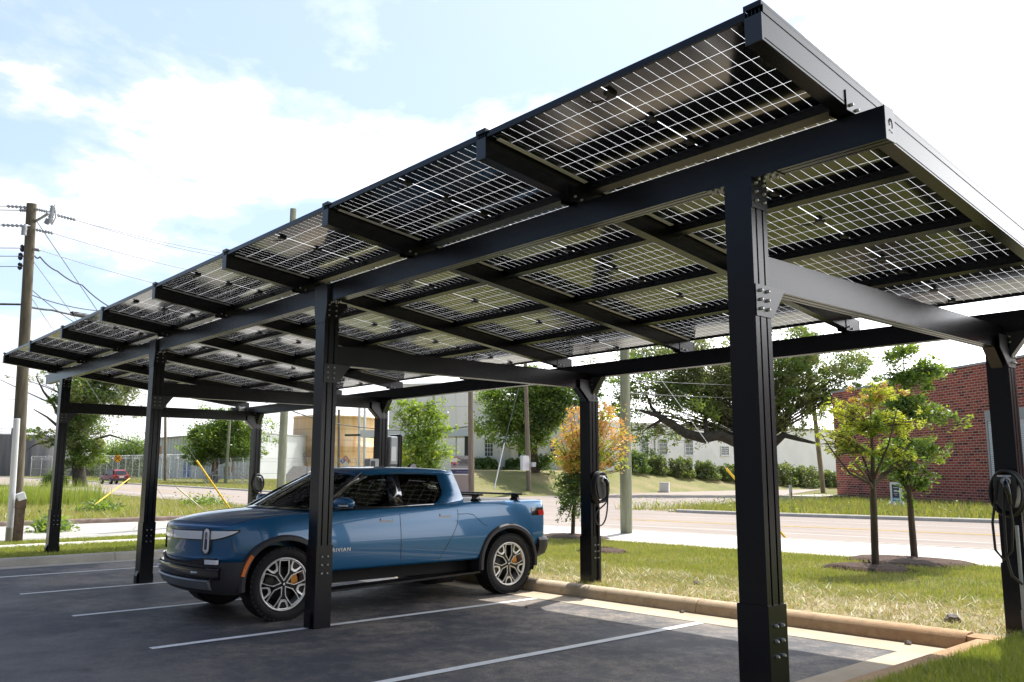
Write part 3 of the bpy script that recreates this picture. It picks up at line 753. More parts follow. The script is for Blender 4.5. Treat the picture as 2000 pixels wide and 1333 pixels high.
for x0 in (1.30, 2.24):                                # flush handles: a dark recess with a painted blade
    zz = 1.098+.028*(x0 > 2)
    h = patch('door_handle', [[side(x, z, .0015) for z in np.linspace(zz-.03, zz+.022, 4)] for x in np.linspace(x0, x0+.20, 8)], GLOSSB, TR, .008)
    patch('handle_blade', [[side(x, z, .010) for z in np.linspace(zz-.006, zz+.02, 3)] for x in np.linspace(x0+.012, x0+.188, 8)], BLUE, h, .012)
patch('charge_door_latch', [[side(x, z, .004) for z in np.linspace(1.055, 1.075, 3)] for x in np.linspace(2.89, 2.99, 5)], BLUE, TR)
tm = text_mesh('RIVIAN', .078, .003, align='LEFT', space=1.28)
tm.transform(Matrix.Translation((.612, -1.0, .765)) @ Matrix.Rotation(R(90), 4, 'X') @ Matrix.Diagonal((.86, .82, 1, 1)))
link('door_lettering', tm, CHROME, TR)
bpy.context.view_layer.update()
for v in tm.vertices:
    h = TREE.ray_cast(Vector((v.co.x, -3, v.co.z)), Vector((0,1,0)))
    if h[0]: v.co.y = h[0].y-(.004 if v.co.y < -1.0 else 0)
# tail lamp wrapping the corner
for s in (-1, 1):
    g = [[None]*4 for _ in range(9)]
    for i, th in enumerate(np.linspace(50, 102, 9)):
        for j, z in enumerate(np.linspace(1.075, 1.185, 4)):
            d = Vector((math.cos(R(90-th+24)), s*math.sin(R(90-th+24)), 0)); o = Vector((3.55, 0, z)); d = Vector((math.sin(R(th-24)), 0, 0))
            a_ = R(118-th); d = Vector((math.cos(a_), s*math.sin(a_), 0)); h = TREE.ray_cast(o+d*3, -d)
            g[i][j] = (h[0]+h[1]*.006, h[1])
    t_ = patch('tail_light', g, GLOSSB, TR)
    g2 = [[(p+q*.006, q) for p, q in (row[0], row[1], row[2])] for row in g[1:8]]
    patch('tail_lens', g2, REDL, t_)
# cladding: sill, arch lips, bumpers
def plan(phi, a, b_, xc, n_):                          # super-ellipse nose
    c, s = math.cos(phi), math.sin(phi); e = 2/n_
    return xc-a*abs(c)**e, b_*math.copysign(abs(s)**e, s)
def sweep(name, phis, a, b_, xc, n_, prof, m, mirror_x=None, smooth=True, parent=TR):
    pts = [plan(p, a, b_, xc, n_) for p in phis]; vs = []
    for i, (x, y) in enumerate(pts):
        x0, y0 = pts[max(i-1, 0)]; x1, y1 = pts[min(i+1, len(pts)-1)]; t = Vector((x1-x0, y1-y0)).normalized(); nn = Vector((-t.y, t.x))
        if nn.dot(Vector((x-xc, y))) < 0: nn = -nn
        for o, z in prof(i/(len(pts)-1)) if callable(prof) else prof:
            q = (x+nn.x*o, y+nn.y*o, z); vs.append(q if mirror_x is None else (mirror_x-q[0], q[1], q[2]))
    k = len(vs)//len(pts)
    fs = [(i*k+j, i*k+(j+1) % k, (i+1)*k+(j+1) % k, (i+1)*k+j) for i in range(len(pts)-1) for j in range(k)]+[tuple(range(k)), tuple(range(len(vs)-k, len(vs)))]
    ob = MB().add(vs, fs, 0, smooth).build(name, m, parent); ob.data.set_sharp_from_angle(angle=R(35)); return ob
PH = [R(x) for x in np.linspace(-90, 90, 49)]
fb = sweep('front_bumper', PH, .415, .985, -.46, 2.25, lambda t: [(-.12,.63+.14*(abs(t-.5) > .3)*0),(.0,.70-.07*(abs(2*t-1) < .62)),(.01,.66),(.022,.55),(.005,.44),(-.05,.34+.0*t),(-.2,.31)], CLAD)
archcut(fb, .50)
sweep('bumper_insert', [R(x) for x in np.linspace(-58, 58, 33)], .42, .985, -.46, 2.25, [(-.05,.635),(.024,.642),(.058,.628),(.062,.60),(.056,.53),(.03,.508),(-.05,.50)], GLOSSB)
sweep('skid_plate', [R(x) for x in np.linspace(-46, 46, 25)], .435, .985, -.46, 2.25, [(-.03,.51),(.036,.502),(.05,.488),(.0,.395),(-.12,.36),(-.14,.40)], mat('grey_skid_plate', (.22,.23,.24), .4, metal=.3))
sweep('lower_grille', [R(x) for x in np.linspace(-50, 50, 41)], .415, .955, -.46, 2.25, [(-.05,.735),(.002,.735),(.0,.63),(-.05,.63)], GLOSSB)
mb = MB()
for zz in (.655,.675,.695,.715):
    mb.tube([Vector((*plan(R(x), .422, .955, -.46, 2.25), zz)) for x in np.linspace(-48, 48, 33)], .004, 5)
for x in np.linspace(-48, 48, 44):
    p = plan(R(x), .422, .955, -.46, 2.25); mb.tube([(p[0], p[1], .635), (p[0], p[1], .73)], .0035, 4)
mb.build('grille_mesh', CLAD, TR)
for s in (-1, 1):
    g = [[(lambda p: (Vector((p[0]-.012, p[1], z)), Vector((-1,0,0))))(plan(R(s*x), .425, 1.0, -.46, 2.25)) for z in np.linspace(.672,.722,3)] for x in np.linspace(38, 52, 8)]
    f_ = patch('fog_light', g, LAMP, TR, .03)
    mb = MB(); x = plan(R(s*30), .45, .985, -.46, 2.25)
    mb.tube([(x[0]+.03,x[1]-.07,.578),(x[0]-.035,x[1]-.055,.578),(x[0]-.05,x[1],.578),(x[0]-.035,x[1]+.055,.578),(x[0]+.03,x[1]+.07,.578)], .014, 8); mb.build('tow_hook', mat('tow_hook_steel', (.6,.6,.6), .35, metal=.8), TR)
rbm = sweep('rear_bumper', PH, .36, .97, .0, 3.2, lambda t: [(-.10,.765),(.01,.758),(.035,.72),(.03,.62),(-.01,.52),(-.16,.44),(-.2,.5)], CLAD, mirror_x=4.03)
archcut(rbm, .50)
for s in (-1, 1):
    mb = MB().prism([(.40,.545),(2.28,.545),(2.30,.555),(2.34,.60),(2.95,.60),(3.02,.56),(3.02,.40),(2.7,.34),(.45,.285),(.40,.40)], s*.80, s*1.004, 'y')
    o = mb.build('sill_cladding', CLAD, TR, bevel=.018); bpy.context.view_layer.update(); solid(o); archcut(o, .50)
    mb = MB().prism([(.5,.30),(2.9,.36),(2.9,.335),(.5,.275)], s*.76, s*1.02, 'y'); mb.build('rock_slider', BLACK, TR, bevel=.008)
    for x in WX:
        mb = MB(); r0, r1 = .478, .545
        a0, a1 = R(-8 if x else -12), R(187)
        K_ = 40; vs = []
        for k in range(K_+1):
            a = a0+(a1-a0)*k/K_; e = 1+.0*k
            ca, sa = math.cos(a), math.sin(a); sq = (abs(ca)**6+abs(sa)**6)**(-1/6)
            q = 1+.10*(sq-1)
            for r_, y in ((r0*q,.80),(r0*q,1.003),(r0*q+.006,1.016),(r1*q-.02,1.014),(r1*q,.992),(r1*q,.80)): vs.append((x+r_*ca, s*y, WZ+.012+r_*sa))
        fs = [(k*6+j, k*6+(j+1) % 6, k*6+6+(j+1) % 6, k*6+6+j) for k in range(K_) for j in range(6)]+[tuple(range(6)), tuple(range(K_*6, K_*6+6))]
        o = mb.add(vs, fs, 0, True).build('wheel_arch_trim', CLAD, TR); o.data.set_sharp_from_angle(angle=R(30))
        MB().lathe([(.484,-.17),(.484,.19)], 40, (x, s*.82, WZ+.01), 'y', a0=R(-15), a1=R(195)).build('wheel_housing', INT, TR)
    # amber side marker set in the front arch lip
    vs = []
    for k in range(13):
        a = R(141+27*k/12)
        for r_, y in ((.492,1.0),(.492,1.021),(.532,1.021),(.532,1.0)): vs.append((r_*1.03*math.cos(a), s*y, WZ+.012+r_*1.03*math.sin(a)))
    MB().add(vs, [(k*4+j, k*4+(j+1) % 4, k*4+4+(j+1) % 4, k*4+4+j) for k in range(12) for j in range(4)]+[(0,1,2,3),(48,49,50,51)]).build('side_marker', ORANGE, TR)
# underbody and cabin
MB().bb((-.55,-.62,.33), (3.95,.62,.52)).build('underbody', INT, TR)
# greenhouse
def gs(x, z, s=-1, off=0): return Vector((x+.04+.4*(max(z, 1.25)-1.25)*.44, s*(.895-(max(z, 1.2)-1.25)*.44-off-.06*max(0, (z-1.60))/.12*.5), z))
def spoly(name, pts, m, s, t=.03, off=0, parent=TR):
    return MB().add([gs(x, z, s, off) for x, z in pts]+[gs(x, z, s, off+t) for x, z in pts], [tuple(range(len(pts))), tuple(range(len(pts), 2*len(pts)))]+[(i, (i+1) % len(pts), len(pts)+(i+1) % len(pts), len(pts)+i) for i in range(len(pts))]).build(name, m, parent)
def strip(name, A_, B_, m, s, t=.03, off=0):           # quad strip between two (x, z) lines on the cab side
    vs = []
    for (a, b_) in zip(A_, B_): vs += [gs(*a, s, off), gs(*b_, s, off), gs(*b_, s, off+t), gs(*a, s, off+t)]
    k = len(A_)
    return MB().add(vs, [(i*4+j, i*4+(j+1) % 4, i*4+4+(j+1) % 4, i*4+4+j) for i in range(k-1) for j in range(4)]+[(0,1,2,3),(4*k-4,4*k-3,4*k-2,4*k-1)], 0, True).build(name, m, TR)
for s in (-1, 1):
    o = strip('rear_pillar', [(2.13,1.262),(2.24,1.31),(2.31,1.39),(2.325,1.45),(2.30,1.55),(2.27,1.68),(2.26,1.715)], [(2.66,1.262),(2.665,1.315),(2.64,1.39),(2.62,1.45),(2.585,1.55),(2.545,1.68),(2.53,1.725)], BLUE, s, .09)
    strip('front_pillar', [(.30,1.25),(.62,1.46),(.90,1.615),(1.08,1.685)], [(.52,1.25),(.76,1.44),(.98,1.58),(1.16,1.655)], GLOSSB, s, .06, .008)
    strip('window_surround', [(1.10,1.685),(1.5,1.70),(1.9,1.698),(2.27,1.685)], [(1.06,1.715),(1.5,1.725),(1.9,1.725),(2.27,1.715)], GLOSSB, s, .05, .006)
    strip('middle_pillar', [(1.455,1.25),(1.45,1.45),(1.445,1.71)], [(1.66,1.25),(1.645,1.45),(1.63,1.71)], GLOSSB, s, .05, .006)
    strip('belt_trim', [(.45,1.232),(1.5,1.246),(2.15,1.262)], [(.50,1.258),(1.5,1.272),(2.15,1.282)], GLOSSB, s, .03, -.006)
    f1 = spoly('side_window', [(.50,1.255),(1.46,1.265),(1.45,1.705),(1.12,1.69),(.97,1.61),(.74,1.445)], FGLASS, s, .005, .02)
    f2 = spoly('side_window', [(1.65,1.268),(2.13,1.275),(2.235,1.32),(2.30,1.40),(2.315,1.45),(2.26,1.69),(1.63,1.705)], DGLASS, s, .005, .02)
    f2['label'] = 'dark tinted rear door window'
    # mirror on a short arm
    mr = MB()
    for x, y, z, a, b_, c in ((.66,1.12,1.335,.085,.13,.082),):
        vs = []; K2 = 14
        for i in range(9):
            v_ = i/8; yy = .985+.26*v_
            q = math.sin(math.pi*(.14+.80*v_))**.45
            for k in range(K2):
                al = 2*math.pi*k/K2; ca, sa = math.cos(al), math.sin(al)
                px = math.copysign(abs(ca)**.7, ca)*.095*q; pz_ = math.copysign(abs(sa)**.75, sa)*(.085 if sa > 0 else .05)*q
                vs.append((.66+px+.05*v_, s*yy, 1.315+pz_))
        mr.add(vs, [(i*K2+k, i*K2+(k+1) % K2, (i+1)*K2+(k+1) % K2, (i+1)*K2+k) for i in range(8) for k in range(K2)]+[tuple(range(K2)), tuple(range(8*K2, 9*K2))], 0, True)
    mo = mr.build('side_mirror', BLUE, TR)
    MB().tube([(.60,s*.90,1.25),(.63,s*.98,1.275),(.66,s*1.06,1.29)], [.045,.035,.03], 8).build('mirror_arm', GLOSSB, mo)
    MB().bb((.60,s*1.0,1.262), (.76,s*1.20,1.282)).build('mirror_base', GLOSSB, mo, bevel=.008)
    MB().tube([(.575,s*1.17,1.302),(.60,s*1.225,1.302),(.66,s*1.245,1.302)], .010, 6).build('turn_signal', mat('turn_lens', (.8,.75,.7), .3), mo)
# roof skin with rolled edges
RZ = [(1.13,1.705,.60),(1.19,1.735,.635),(1.4,1.757,.66),(1.7,1.768,.672),(2.1,1.766,.672),(2.45,1.752,.66),(2.61,1.733,.645),(2.66,1.708,.63)]
vs = []; kk = 0
for x, z, w in RZ:
    sec = [(-w-.05,z-.062),(-w-.04,z-.036),(-w,z-.014),(-w*.6,z),(0,z+.012),(w*.6,z),(w,z-.014),(w+.04,z-.036),(w+.05,z-.062)]
    cb_ = [(x-(.13 if x < 1.2 else 0)*(1-(y/.7)**2), y, zz) for y, zz in sec]; kk = len(sec)
    vs += cb_+[(a, b_*.96, c-.03) for a, b_, c in cb_[::-1]]
k2 = 2*kk
fs = [(i*k2+j, i*k2+(j+1) % k2, (i+1)*k2+(j+1) % k2, (i+1)*k2+j) for i in range(len(RZ)-1) for j in range(k2)]
fs += [(o+i, o+i+1, o+k2-2-i, o+k2-1-i) for o in (0, (len(RZ)-1)*k2) for i in range(kk-1)]
rf = MB().add(vs, fs, 0, True).build('roof', BLUE, TR); rf.data.set_sharp_from_angle(angle=R(45))
fin = MB(); fin.prism([(2.36,1.755),(2.50,1.755),(2.49,1.81),(2.45,1.823),(2.41,1.81)], -.03, .03, 'y'); fin.build('roof_antenna', GLOSSB, rf, bevel=.012)
# windscreen and rear window
def screen(name, b0, b1, t0, t1, bow, m, t=.006):
    g = []
    for i in range(9):
        u = i/8; row = []
        for j in range(13):
            v_ = j/12*2-1
            w = b1[1]+(t1[1]-b1[1])*u
            x = (b0[0]+(t0[0]-b0[0])*u)+((b1[0]-b0[0])*(1-u)+(t1[0]-t0[0])*u)*v_*v_; z = (b0[2]+(t0[2]-b0[2])*u)+((b1[2]-b0[2])*(1-u)+(t1[2]-t0[2])*u)*v_*v_
            row.append((Vector((x, w*v_, z+bow*math.sin(math.pi*u))), Vector((-.5,0,.86))))
        g.append(row)
    return patch(name, g, m, TR, t)
screen('windscreen', (.10,0,1.272), (.48,.84,1.248), (1.01,0,1.715), (1.17,.645,1.685), .012, WGLASS)
screen('windscreen_edge', (.02,0,1.268), (.40,.875,1.24), (.11,0,1.282), (.47,.845,1.258), 0, GLOSSB, .01)
screen('rear_window', (2.74,0,1.30), (2.72,.78,1.30), (2.655,0,1.712), (2.64,.66,1.70), 0, mat('dark_rear_glass', (.01,.01,.012), .05), .01)
for s in (-1, 1):                                      # bright line along the screen pillar
    MB().tube([(.47,s*.868,1.262),(.77,s*.80,1.45),(1.01,s*.74,1.60),(1.17,s*.68,1.692)], .011, 6).build('pillar_trim', GLOSSB, TR)
# cabin furniture seen through the glass
mb = MB()
for y in (-.38, .38):
    mb.box((1.42,y,1.30), (.14,.44,.28)); mb.box((1.46,y,1.50), (.09,.24,.17)); mb.box((2.22,y,1.30), (.12,.5,.2)); mb.box((2.26,y,1.46), (.08,.24,.14))
mb.box((.62,0,1.265), (.36,1.5,.05)); mb.box((.66,0,1.34), (.03,.36,.2))
mb.build('seats', INT, TR, bevel=.03)
MB().lathe([(.185,-.012),(.2,0),(.185,.012),(.172,0),(.185,-.012)], 28, (0,0,0), 'x', 0).xf(Matrix.Translation((.86,-.38,1.34)) @ Matrix.Rotation(R(-22), 4, 'Y')).build('steering_wheel', INT, TR)
# bed cover and cross bars
MB().bb((2.78,-.82,1.27), (4.22,.82,1.298)).build('bed_cover', mat('bed_cover', (.03,.03,.033), .5), TR, bevel=.01)
for x in (2.98, 3.72):
    cb = MB(); 
    cb.prism([(x-.04,1.385),(x-.02,1.372),(x+.03,1.372),(x+.045,1.383),(x+.02,1.40),(x-.02,1.40)], -.93, .93, 'y'); o = cb.build('cross_bar', BLACK, TR)
    for s in (-1, 1):
        MB().prism([(s*.72,1.30),(s*.90,1.30),(s*.86,1.335),(s*.85,1.374),(s*.76,1.374),(s*.76,1.335)], x-.035, x+.035, 'x').build('bar_foot', GLOSSB, o)
# wheels
def off2(poly, w):                                     # shrink a polygon by w
    n_ = len(poly); c = (sum(p[0] for p in poly)/n_, sum(p[1] for p in poly)/n_); res = []
    for i in range(n_):
        p0, p1, p2 = Vector(poly[i-1]), Vector(poly[i]), Vector(poly[(i+1) % n_])
        e1, e2 = (p1-p0).normalized(), (p2-p1).normalized(); n1, n2 = Vector((-e1.y, e1.x)), Vector((-e2.y, e2.x))
        if n1.dot(Vector(c)-p1) < 0 and n2.dot(Vector(c)-p1) < 0: n1, n2 = -n1, -n2
        b_ = (n1+n2); b_ = b_/max(b_.length_squared, .3)*2
        res.append(tuple(p1+b_*w))
    return res
def wheel():
    e = bpy.data.objects.new('wheel', None); COL.objects.link(e); e.parent = TR
    t = MB(); hw = .137
    t.lathe([(.300,-hw*.86),(.318,-hw*1.0),(.36,-hw*1.06),(.395,-hw*1.0),(.412,-hw*.86),(.420,-hw*.6),(.421,0),(.420,hw*.6),(.412,hw*.86),(.395,hw),(.36,hw*1.06),(.318,hw),(.300,hw*.86)], 72, axis='y')
    for k in range(44):                                # tread blocks and shoulder lugs
        a = 2*math.pi*k/44
        for y, dy, da in ((-.118,.052,.0),(-.052,.05,.07),(.012,.05,.02),(.068,.045,.09),(.118,.05,.04)):
            M_ = Matrix.Rotation(-(a+da), 4, 'Y')
            t.box(M_ @ Vector((.4150, y, 0)), (.009, dy, .052), 0, M_)
        M_ = Matrix.Rotation(-a, 4, 'Y')
        t.box(M_ @ Vector((.402, -.134, 0)), (.02, .008, .03), 0, M_)
    t.build('tyre', TYRE, e)
    rm = MB(); RR = .301
    rm.lathe([(RR,-.10),(RR,-.13),(RR-.006,-.137),(RR-.018,-.132),(RR-.03,-.10),(RR-.035,.1)], 64, axis='y', mi=0)
    y0 = -.122
    def P(pt, th, y): 
        c, s = math.cos(th), math.sin(th); x, z = pt; return ((x*c-z*s)*RR*.985, y, (x*s+z*c)*RR*.985)
    petal = [(0,.10),(.205,.40),(.215,.66),(.20,.915),(-.20,.915),(-.215,.66),(-.205,.40)]
    for k in range(5):
        th = 2*math.pi*k/5
        # black arm between two openings
        arm = [P(petal[0], th, 0), P(petal[6], th, 0), P(petal[5], th, 0), P(petal[4], th, 0)]
        arc = []
        a_a = math.atan2(petal[4][0], petal[4][1]); 
        for q in np.linspace(0, 1, 7):
            a = th+(-a_a)*(1)+(2*math.pi/5-2*(-a_a))*q if False else th+abs(a_a)+(2*math.pi/5-2*abs(a_a))*q
            arc.append((-math.sin(a)*RR*.965, 0, math.cos(a)*RR*.965))
        th2 = th+2*math.pi/5
        arm = [P(petal[0], th, 0), P(petal[6], th, 0), P(petal[5], th, 0)]+arc+[P(petal[2], th2, 0), P(petal[1], th2, 0), P(petal[0], th2, 0), (0,0,0)]
        n_ = len(arm); vs = [(x, y0+.012, z) for x, _, z in arm]+[(x, y0+.06, z) for x, _, z in arm]
        rm.add(vs, [tuple(range(n_)), tuple(range(n_, 2*n_))]+[(i, (i+1) % n_, n_+(i+1) % n_, n_+i) for i in range(n_)], 1)
        for poly, w, ang in ((petal, .030, th),):
            inn = off2(poly, w); n_ = len(poly)
            vs = [P(p, ang, y0) for p in poly]+[P(p, ang, y0) for p in inn]+[P(p, ang, y0+.02) for p in poly]+[P(p, ang, y0+.02) for p in inn]
            rm.add(vs, [(i, (i+1) % n_, n_+(i+1) % n_, n_+i) for i in range(n_)]+[(i, (i+1) % n_, 2*n_+(i+1) % n_, 2*n_+i) for i in range(n_)]+[(n_+i, n_+(i+1) % n_, 3*n_+(i+1) % n_, 3*n_+i) for i in range(n_)], 0)
        am = th+math.pi/5
        sq = [(-.245,.93),(-.115,.965),(.115,.965),(.245,.93),(.155,.665),(.085,.585),(-.085,.585),(-.155,.665)]; inn = [(-.175,.895),(-.09,.92),(.09,.92),(.175,.895),(.105,.73),(.06,.675),(-.06,.675),(-.105,.73)]
        n_ = 8
        vs = [P(p, am, y0-.004) for p in sq]+[P(p, am, y0-.002) for p in inn]+[P(p, am, y0+.02) for p in sq]+[P(p, am, y0+.009) for p in inn]
        rm.add(vs, [(i, (i+1) % n_, n_+(i+1) % n_, n_+i) for i in range(n_)]+[(i, (i+1) % n_, 2*n_+(i+1) % n_, 2*n_+i) for i in range(n_)]+[(n_+i, n_+(i+1) % n_, 3*n_+(i+1) % n_, 3*n_+i) for i in range(n_)], 0)
        rm.add([P(p, am, y0+.009) for p in inn], [tuple(range(n_))], 1)
    rm.lathe([(0,y0-.002),(.020,y0-.002),(.030,y0+.01),(.034,y0+.05)], 6, axis='y', mi=1)
    rm.lathe([(0,y0+.075),(RR-.03,y0+.075)], 40, axis='y', mi=1) if False else None
    rm.box((0, y0-.005, 0), (.022,.004,.022), 0, Matrix.Rotation(R(45), 4, 'Y'))
    rm.build('rim', [CHROME, GLOSSB], e)
    MB().lathe([(.05,-.03),(.19,-.03),(.19,-.002),(.05,-.002)], 48, axis='y').lathe([(0,-.05),(.075,-.05),(.085,-.02),(.085,.02)], 24, axis='y').build('brake_disc', DISC, e)
    MB().lathe([(0,.03),(.285,.03),(.285,.12)], 40, axis='y').build('wheel_barrel', INT, e)
    vs = []
    for k in range(9):
        a = R(-28+66*k/8)
        for r_, y in ((.125,-.058),(.205,-.062),(.213,.0),(.125,.0)): vs.append((r_*math.cos(a), y, r_*math.sin(a)))
    MB().add(vs, [(k*4+j, k*4+(j+1) % 4, k*4+4+(j+1) % 4, k*4+4+j) for k in range(8) for j in range(4)]+[(0,1,2,3),(32,33,34,35)]).build('brake_caliper', CALI, e)
    return e
w0 = wheel(); w0.location = (0, -.862, WZ)
for x, s, ra in ((3.451,-1,14),(0,1,40),(3.451,1,0)):
    w = dup(w0, TR); w.location = (x, s*.862, WZ); w.rotation_euler = (0, 0, math.pi if s > 0 else 0)
# ------------------------------------------------------------------ plants
def leafmat(name, c1, c2, tr=.56):
    m = bpy.data.materials.new(name); m.use_nodes = True; N = m.node_tree.nodes; L = m.node_tree.links; N.remove(N['Principled BSDF'])
    out = [n for n in N if n.type == 'OUTPUT_MATERIAL'][0]
    v = objvec(N, L); col = ramp(N, L, noise(N, L, v, .9, 4, .7), [(.3, c1), (.7, c2)])
    d = N.new('ShaderNodeBsdfDiffuse'); t = N.new('ShaderNodeBsdfTranslucent'); L.new(col, d.inputs[0])
    L.new(mixc(N, L, 1., col, (1.5,1.35,.7), 'MULTIPLY'), t.inputs[0])
    a = N.new('ShaderNodeMixShader'); a.inputs[0].default_value = tr; L.new(d.outputs[0], a.inputs[1]); L.new(t.outputs[0], a.inputs[2])
    g = N.new('ShaderNodeBsdfGlossy'); g.inputs['Roughness'].default_value = .45; g.inputs['Color'].default_value = (.5,.5,.5,1)
    s = N.new('ShaderNodeMixShader'); s.inputs[0].default_value = .11; L.new(a.outputs[0], s.inputs[1]); L.new(g.outputs[0], s.inputs[2])
    L.new(s.outputs[0], out.inputs[0]); MATS[name] = m; return m
L_DARK = leafmat('leaf_dark_green', (.045,.095,.017), (.095,.16,.03))
L_MID = leafmat('leaf_green', (.085,.175,.026), (.16,.25,.045))
L_BRT = leafmat('leaf_bright_green', (.14,.26,.03), (.25,.35,.055))
L_LIME = leafmat('leaf_yellow_green', (.34,.44,.05), (.50,.55,.09))
L_ORG = leafmat('leaf_orange', (.62,.34,.11), (.72,.46,.16), .35)
L_GREY = leafmat('leaf_grey_green', (.15,.20,.075), (.25,.30,.13))
BARK = mat('bark', (.10,.075,.055), .95, var=.35, scale=6, bump=.6, bscale=30, aniso=(1,1,.25))
BARKG = mat('mossy_bark', (.055,.05,.038), .95, var=.4, scale=3, bump=.7, bscale=14)
def leafquads(C, size, asp=.5, up=.35, jit=.35):
    n = len(C); a = rng.normal(size=(n, 3)); a[:, 2] *= .7; a /= np.linalg.norm(a, axis=1)[:, None]
    b = rng.normal(size=(n, 3)); b[:, 2] += up; b = np.cross(a, b); b /= np.linalg.norm(b, axis=1)[:, None]+1e-9
    s = size*(1+jit*rng.uniform(-1, 1, n))[:, None]
    V = np.stack([C-a*s, C+b*s*asp, C+a*s, C-b*s*asp], 1).reshape(-1, 3)
    return V, np.arange(4*n).reshape(n, 4)
def bez(p0, p1, bend, k=6):
    p0, p1 = Vector(p0), Vector(p1); m = (p0+p1)/2+Vector(bend)
    return [(p0*(1-t)**2+m*2*t*(1-t)+p1*t*t) for t in [i/(k-1) for i in range(k)]]
def plant(name, label, cat, base, d, lobes, trunk, leaf, nleaf, size, mats, group=None, rtr=.12, bark=None, clump=.35, perlobe=9, asp=.5, limbs=None, top=None, spread=1., up=.3, vase=None, thin=1.):
    """lobes: (u, v, ru, rv, weight, material index) as seen at distance d; trunk: list of (u, v, radius, depth offset)."""
    base = Vector(base); t = thing(name, label, cat, base, 0, group)
    k_ = d/FPX
    tb = MB(); tp = [at(u, v, d+dz)-base for u, v, r_, dz in trunk]
    if tp:
        tp[0] = Vector((tp[0].x, tp[0].y, -.15)) if tp[0].length < 3 else tp[0]
        tb.tube(tp, [r_ for _, _, r_, _ in trunk], 10)
    cents = []; mis = []
    for li in (limbs or []):
        tb.tube([at(u, v, d+dz)-base for u, v, r_, dz in li], [r_ for _, _, r_, _ in li], 7)
    tot = sum(l[4]*l[2]*l[3] for l in lobes)
    for (u, v, ru, rv, w, mi) in lobes:
        c = at(u, v, d)-base; R1, R2 = ru*k_, rv*k_; R3 = (R1+R2)/2*spread
        ax = (RT, UP, FW)
        nb = max(2, int(perlobe*w)); nl = int(nleaf*w*ru*rv/tot)
        src = None
        if tp:
            src = min([q for q in tp], key=lambda q: (q-c).length+max(0, q.z-c.z)*1.5)
            if vase: src = tp[-1]
        ends = []
        for _ in range(nb):
            q = rng.normal(size=3); q /= np.linalg.norm(q); q *= rng.uniform(.35, 1)**.5
            e = c+RT*float(q[0]*R1)+UP*float(q[1]*R2)+FW*float(q[2]*R3); ends.append(e)
            if src is not None:
                Ln = (e-src).length
                pts = bez(src, e, Vector((0,0,-.10*Ln if vase else .12*Ln))+Vector(rng.normal(size=3)*Ln*.05), 7)
                r0 = rtr*thin*min(1, .3+Ln*.03)*.42
                tb.tube(pts, [r0*(1-.85*i/6)+.004 for i in range(7)], 5, caps=False)
                for s_ in (.55, .75, .9):
                    p = pts[int(s_*6)]; e2 = p+Vector(rng.normal(size=3)*Ln*.10)+Vector((0,0,Ln*.05))
                    tb.tube([p, (p+e2)/2+Vector(rng.normal(size=3)*.02*Ln), e2], [r0*.3+.003, r0*.2+.002, .003], 4, caps=False); ends.append(e2)
        E_ = np.array([tuple(e) for e in ends]); cr = clump*min(R1, R2, R3)
        idx = rng.integers(0, len(E_), nl)
        P = E_[idx]+rng.normal(size=(nl, 3))*cr*np.array([1,1,.75])*rng.uniform(.5, 1.2, len(E_))[idx][:, None]
        cents.append(P)
        mm = np.full(nl, mi if isinstance(mi, int) else 0)
        if isinstance(mi, tuple): mm = np.array(mi)[rng.integers(0, len(mi), len(E_))[idx]]
        mis.append(mm)
    if tb.v: tb.build('trunk', bark or BARK, t, fixn=False)
    C = np.concatenate(cents); M_ = np.concatenate(mis)
    V, F = leafquads(C, size, asp, up)
    qmesh('crown', V, F, mats, t, M_)
    return t
def lowplant(name, label, cat, c, r, n, size, mats, group=None, asp=.5):
    """rounded shrub: leaves on and inside a lumpy dome r=(rx, ry, rz)"""
    c = Vector(c); t = thing(name, label, cat, c, 0, group)
    q = rng.normal(size=(n, 3)); q /= np.linalg.norm(q, axis=1)[:, None]; q[:, 2] = np.abs(q[:, 2])
    lump = 1+.16*np.sin(q[:, 0]*7+c.x)*np.cos(q[:, 1]*6+c.y)+.1*np.sin(q[:, 2]*11)
    P = q*(rng.uniform(.55, 1, n)**.6*lump)[:, None]*np.array(r)
    V, F = leafquads(P, size, asp, .5)
    qmesh('crown', V, F, mats, t, rng.integers(0, len(mats), n))
    mb = MB()
    for _ in range(9):
        a = rng.uniform(0, 6.28); mb.tube([(0,0,-.1), (math.cos(a)*r[0]*.3, math.sin(a)*r[1]*.3, r[2]*.5), (math.cos(a)*r[0]*.7, math.sin(a)*r[1]*.7, r[2]*.8)], [.03,.02,.006], 5)
    mb.build('trunk', BARK, t); return t
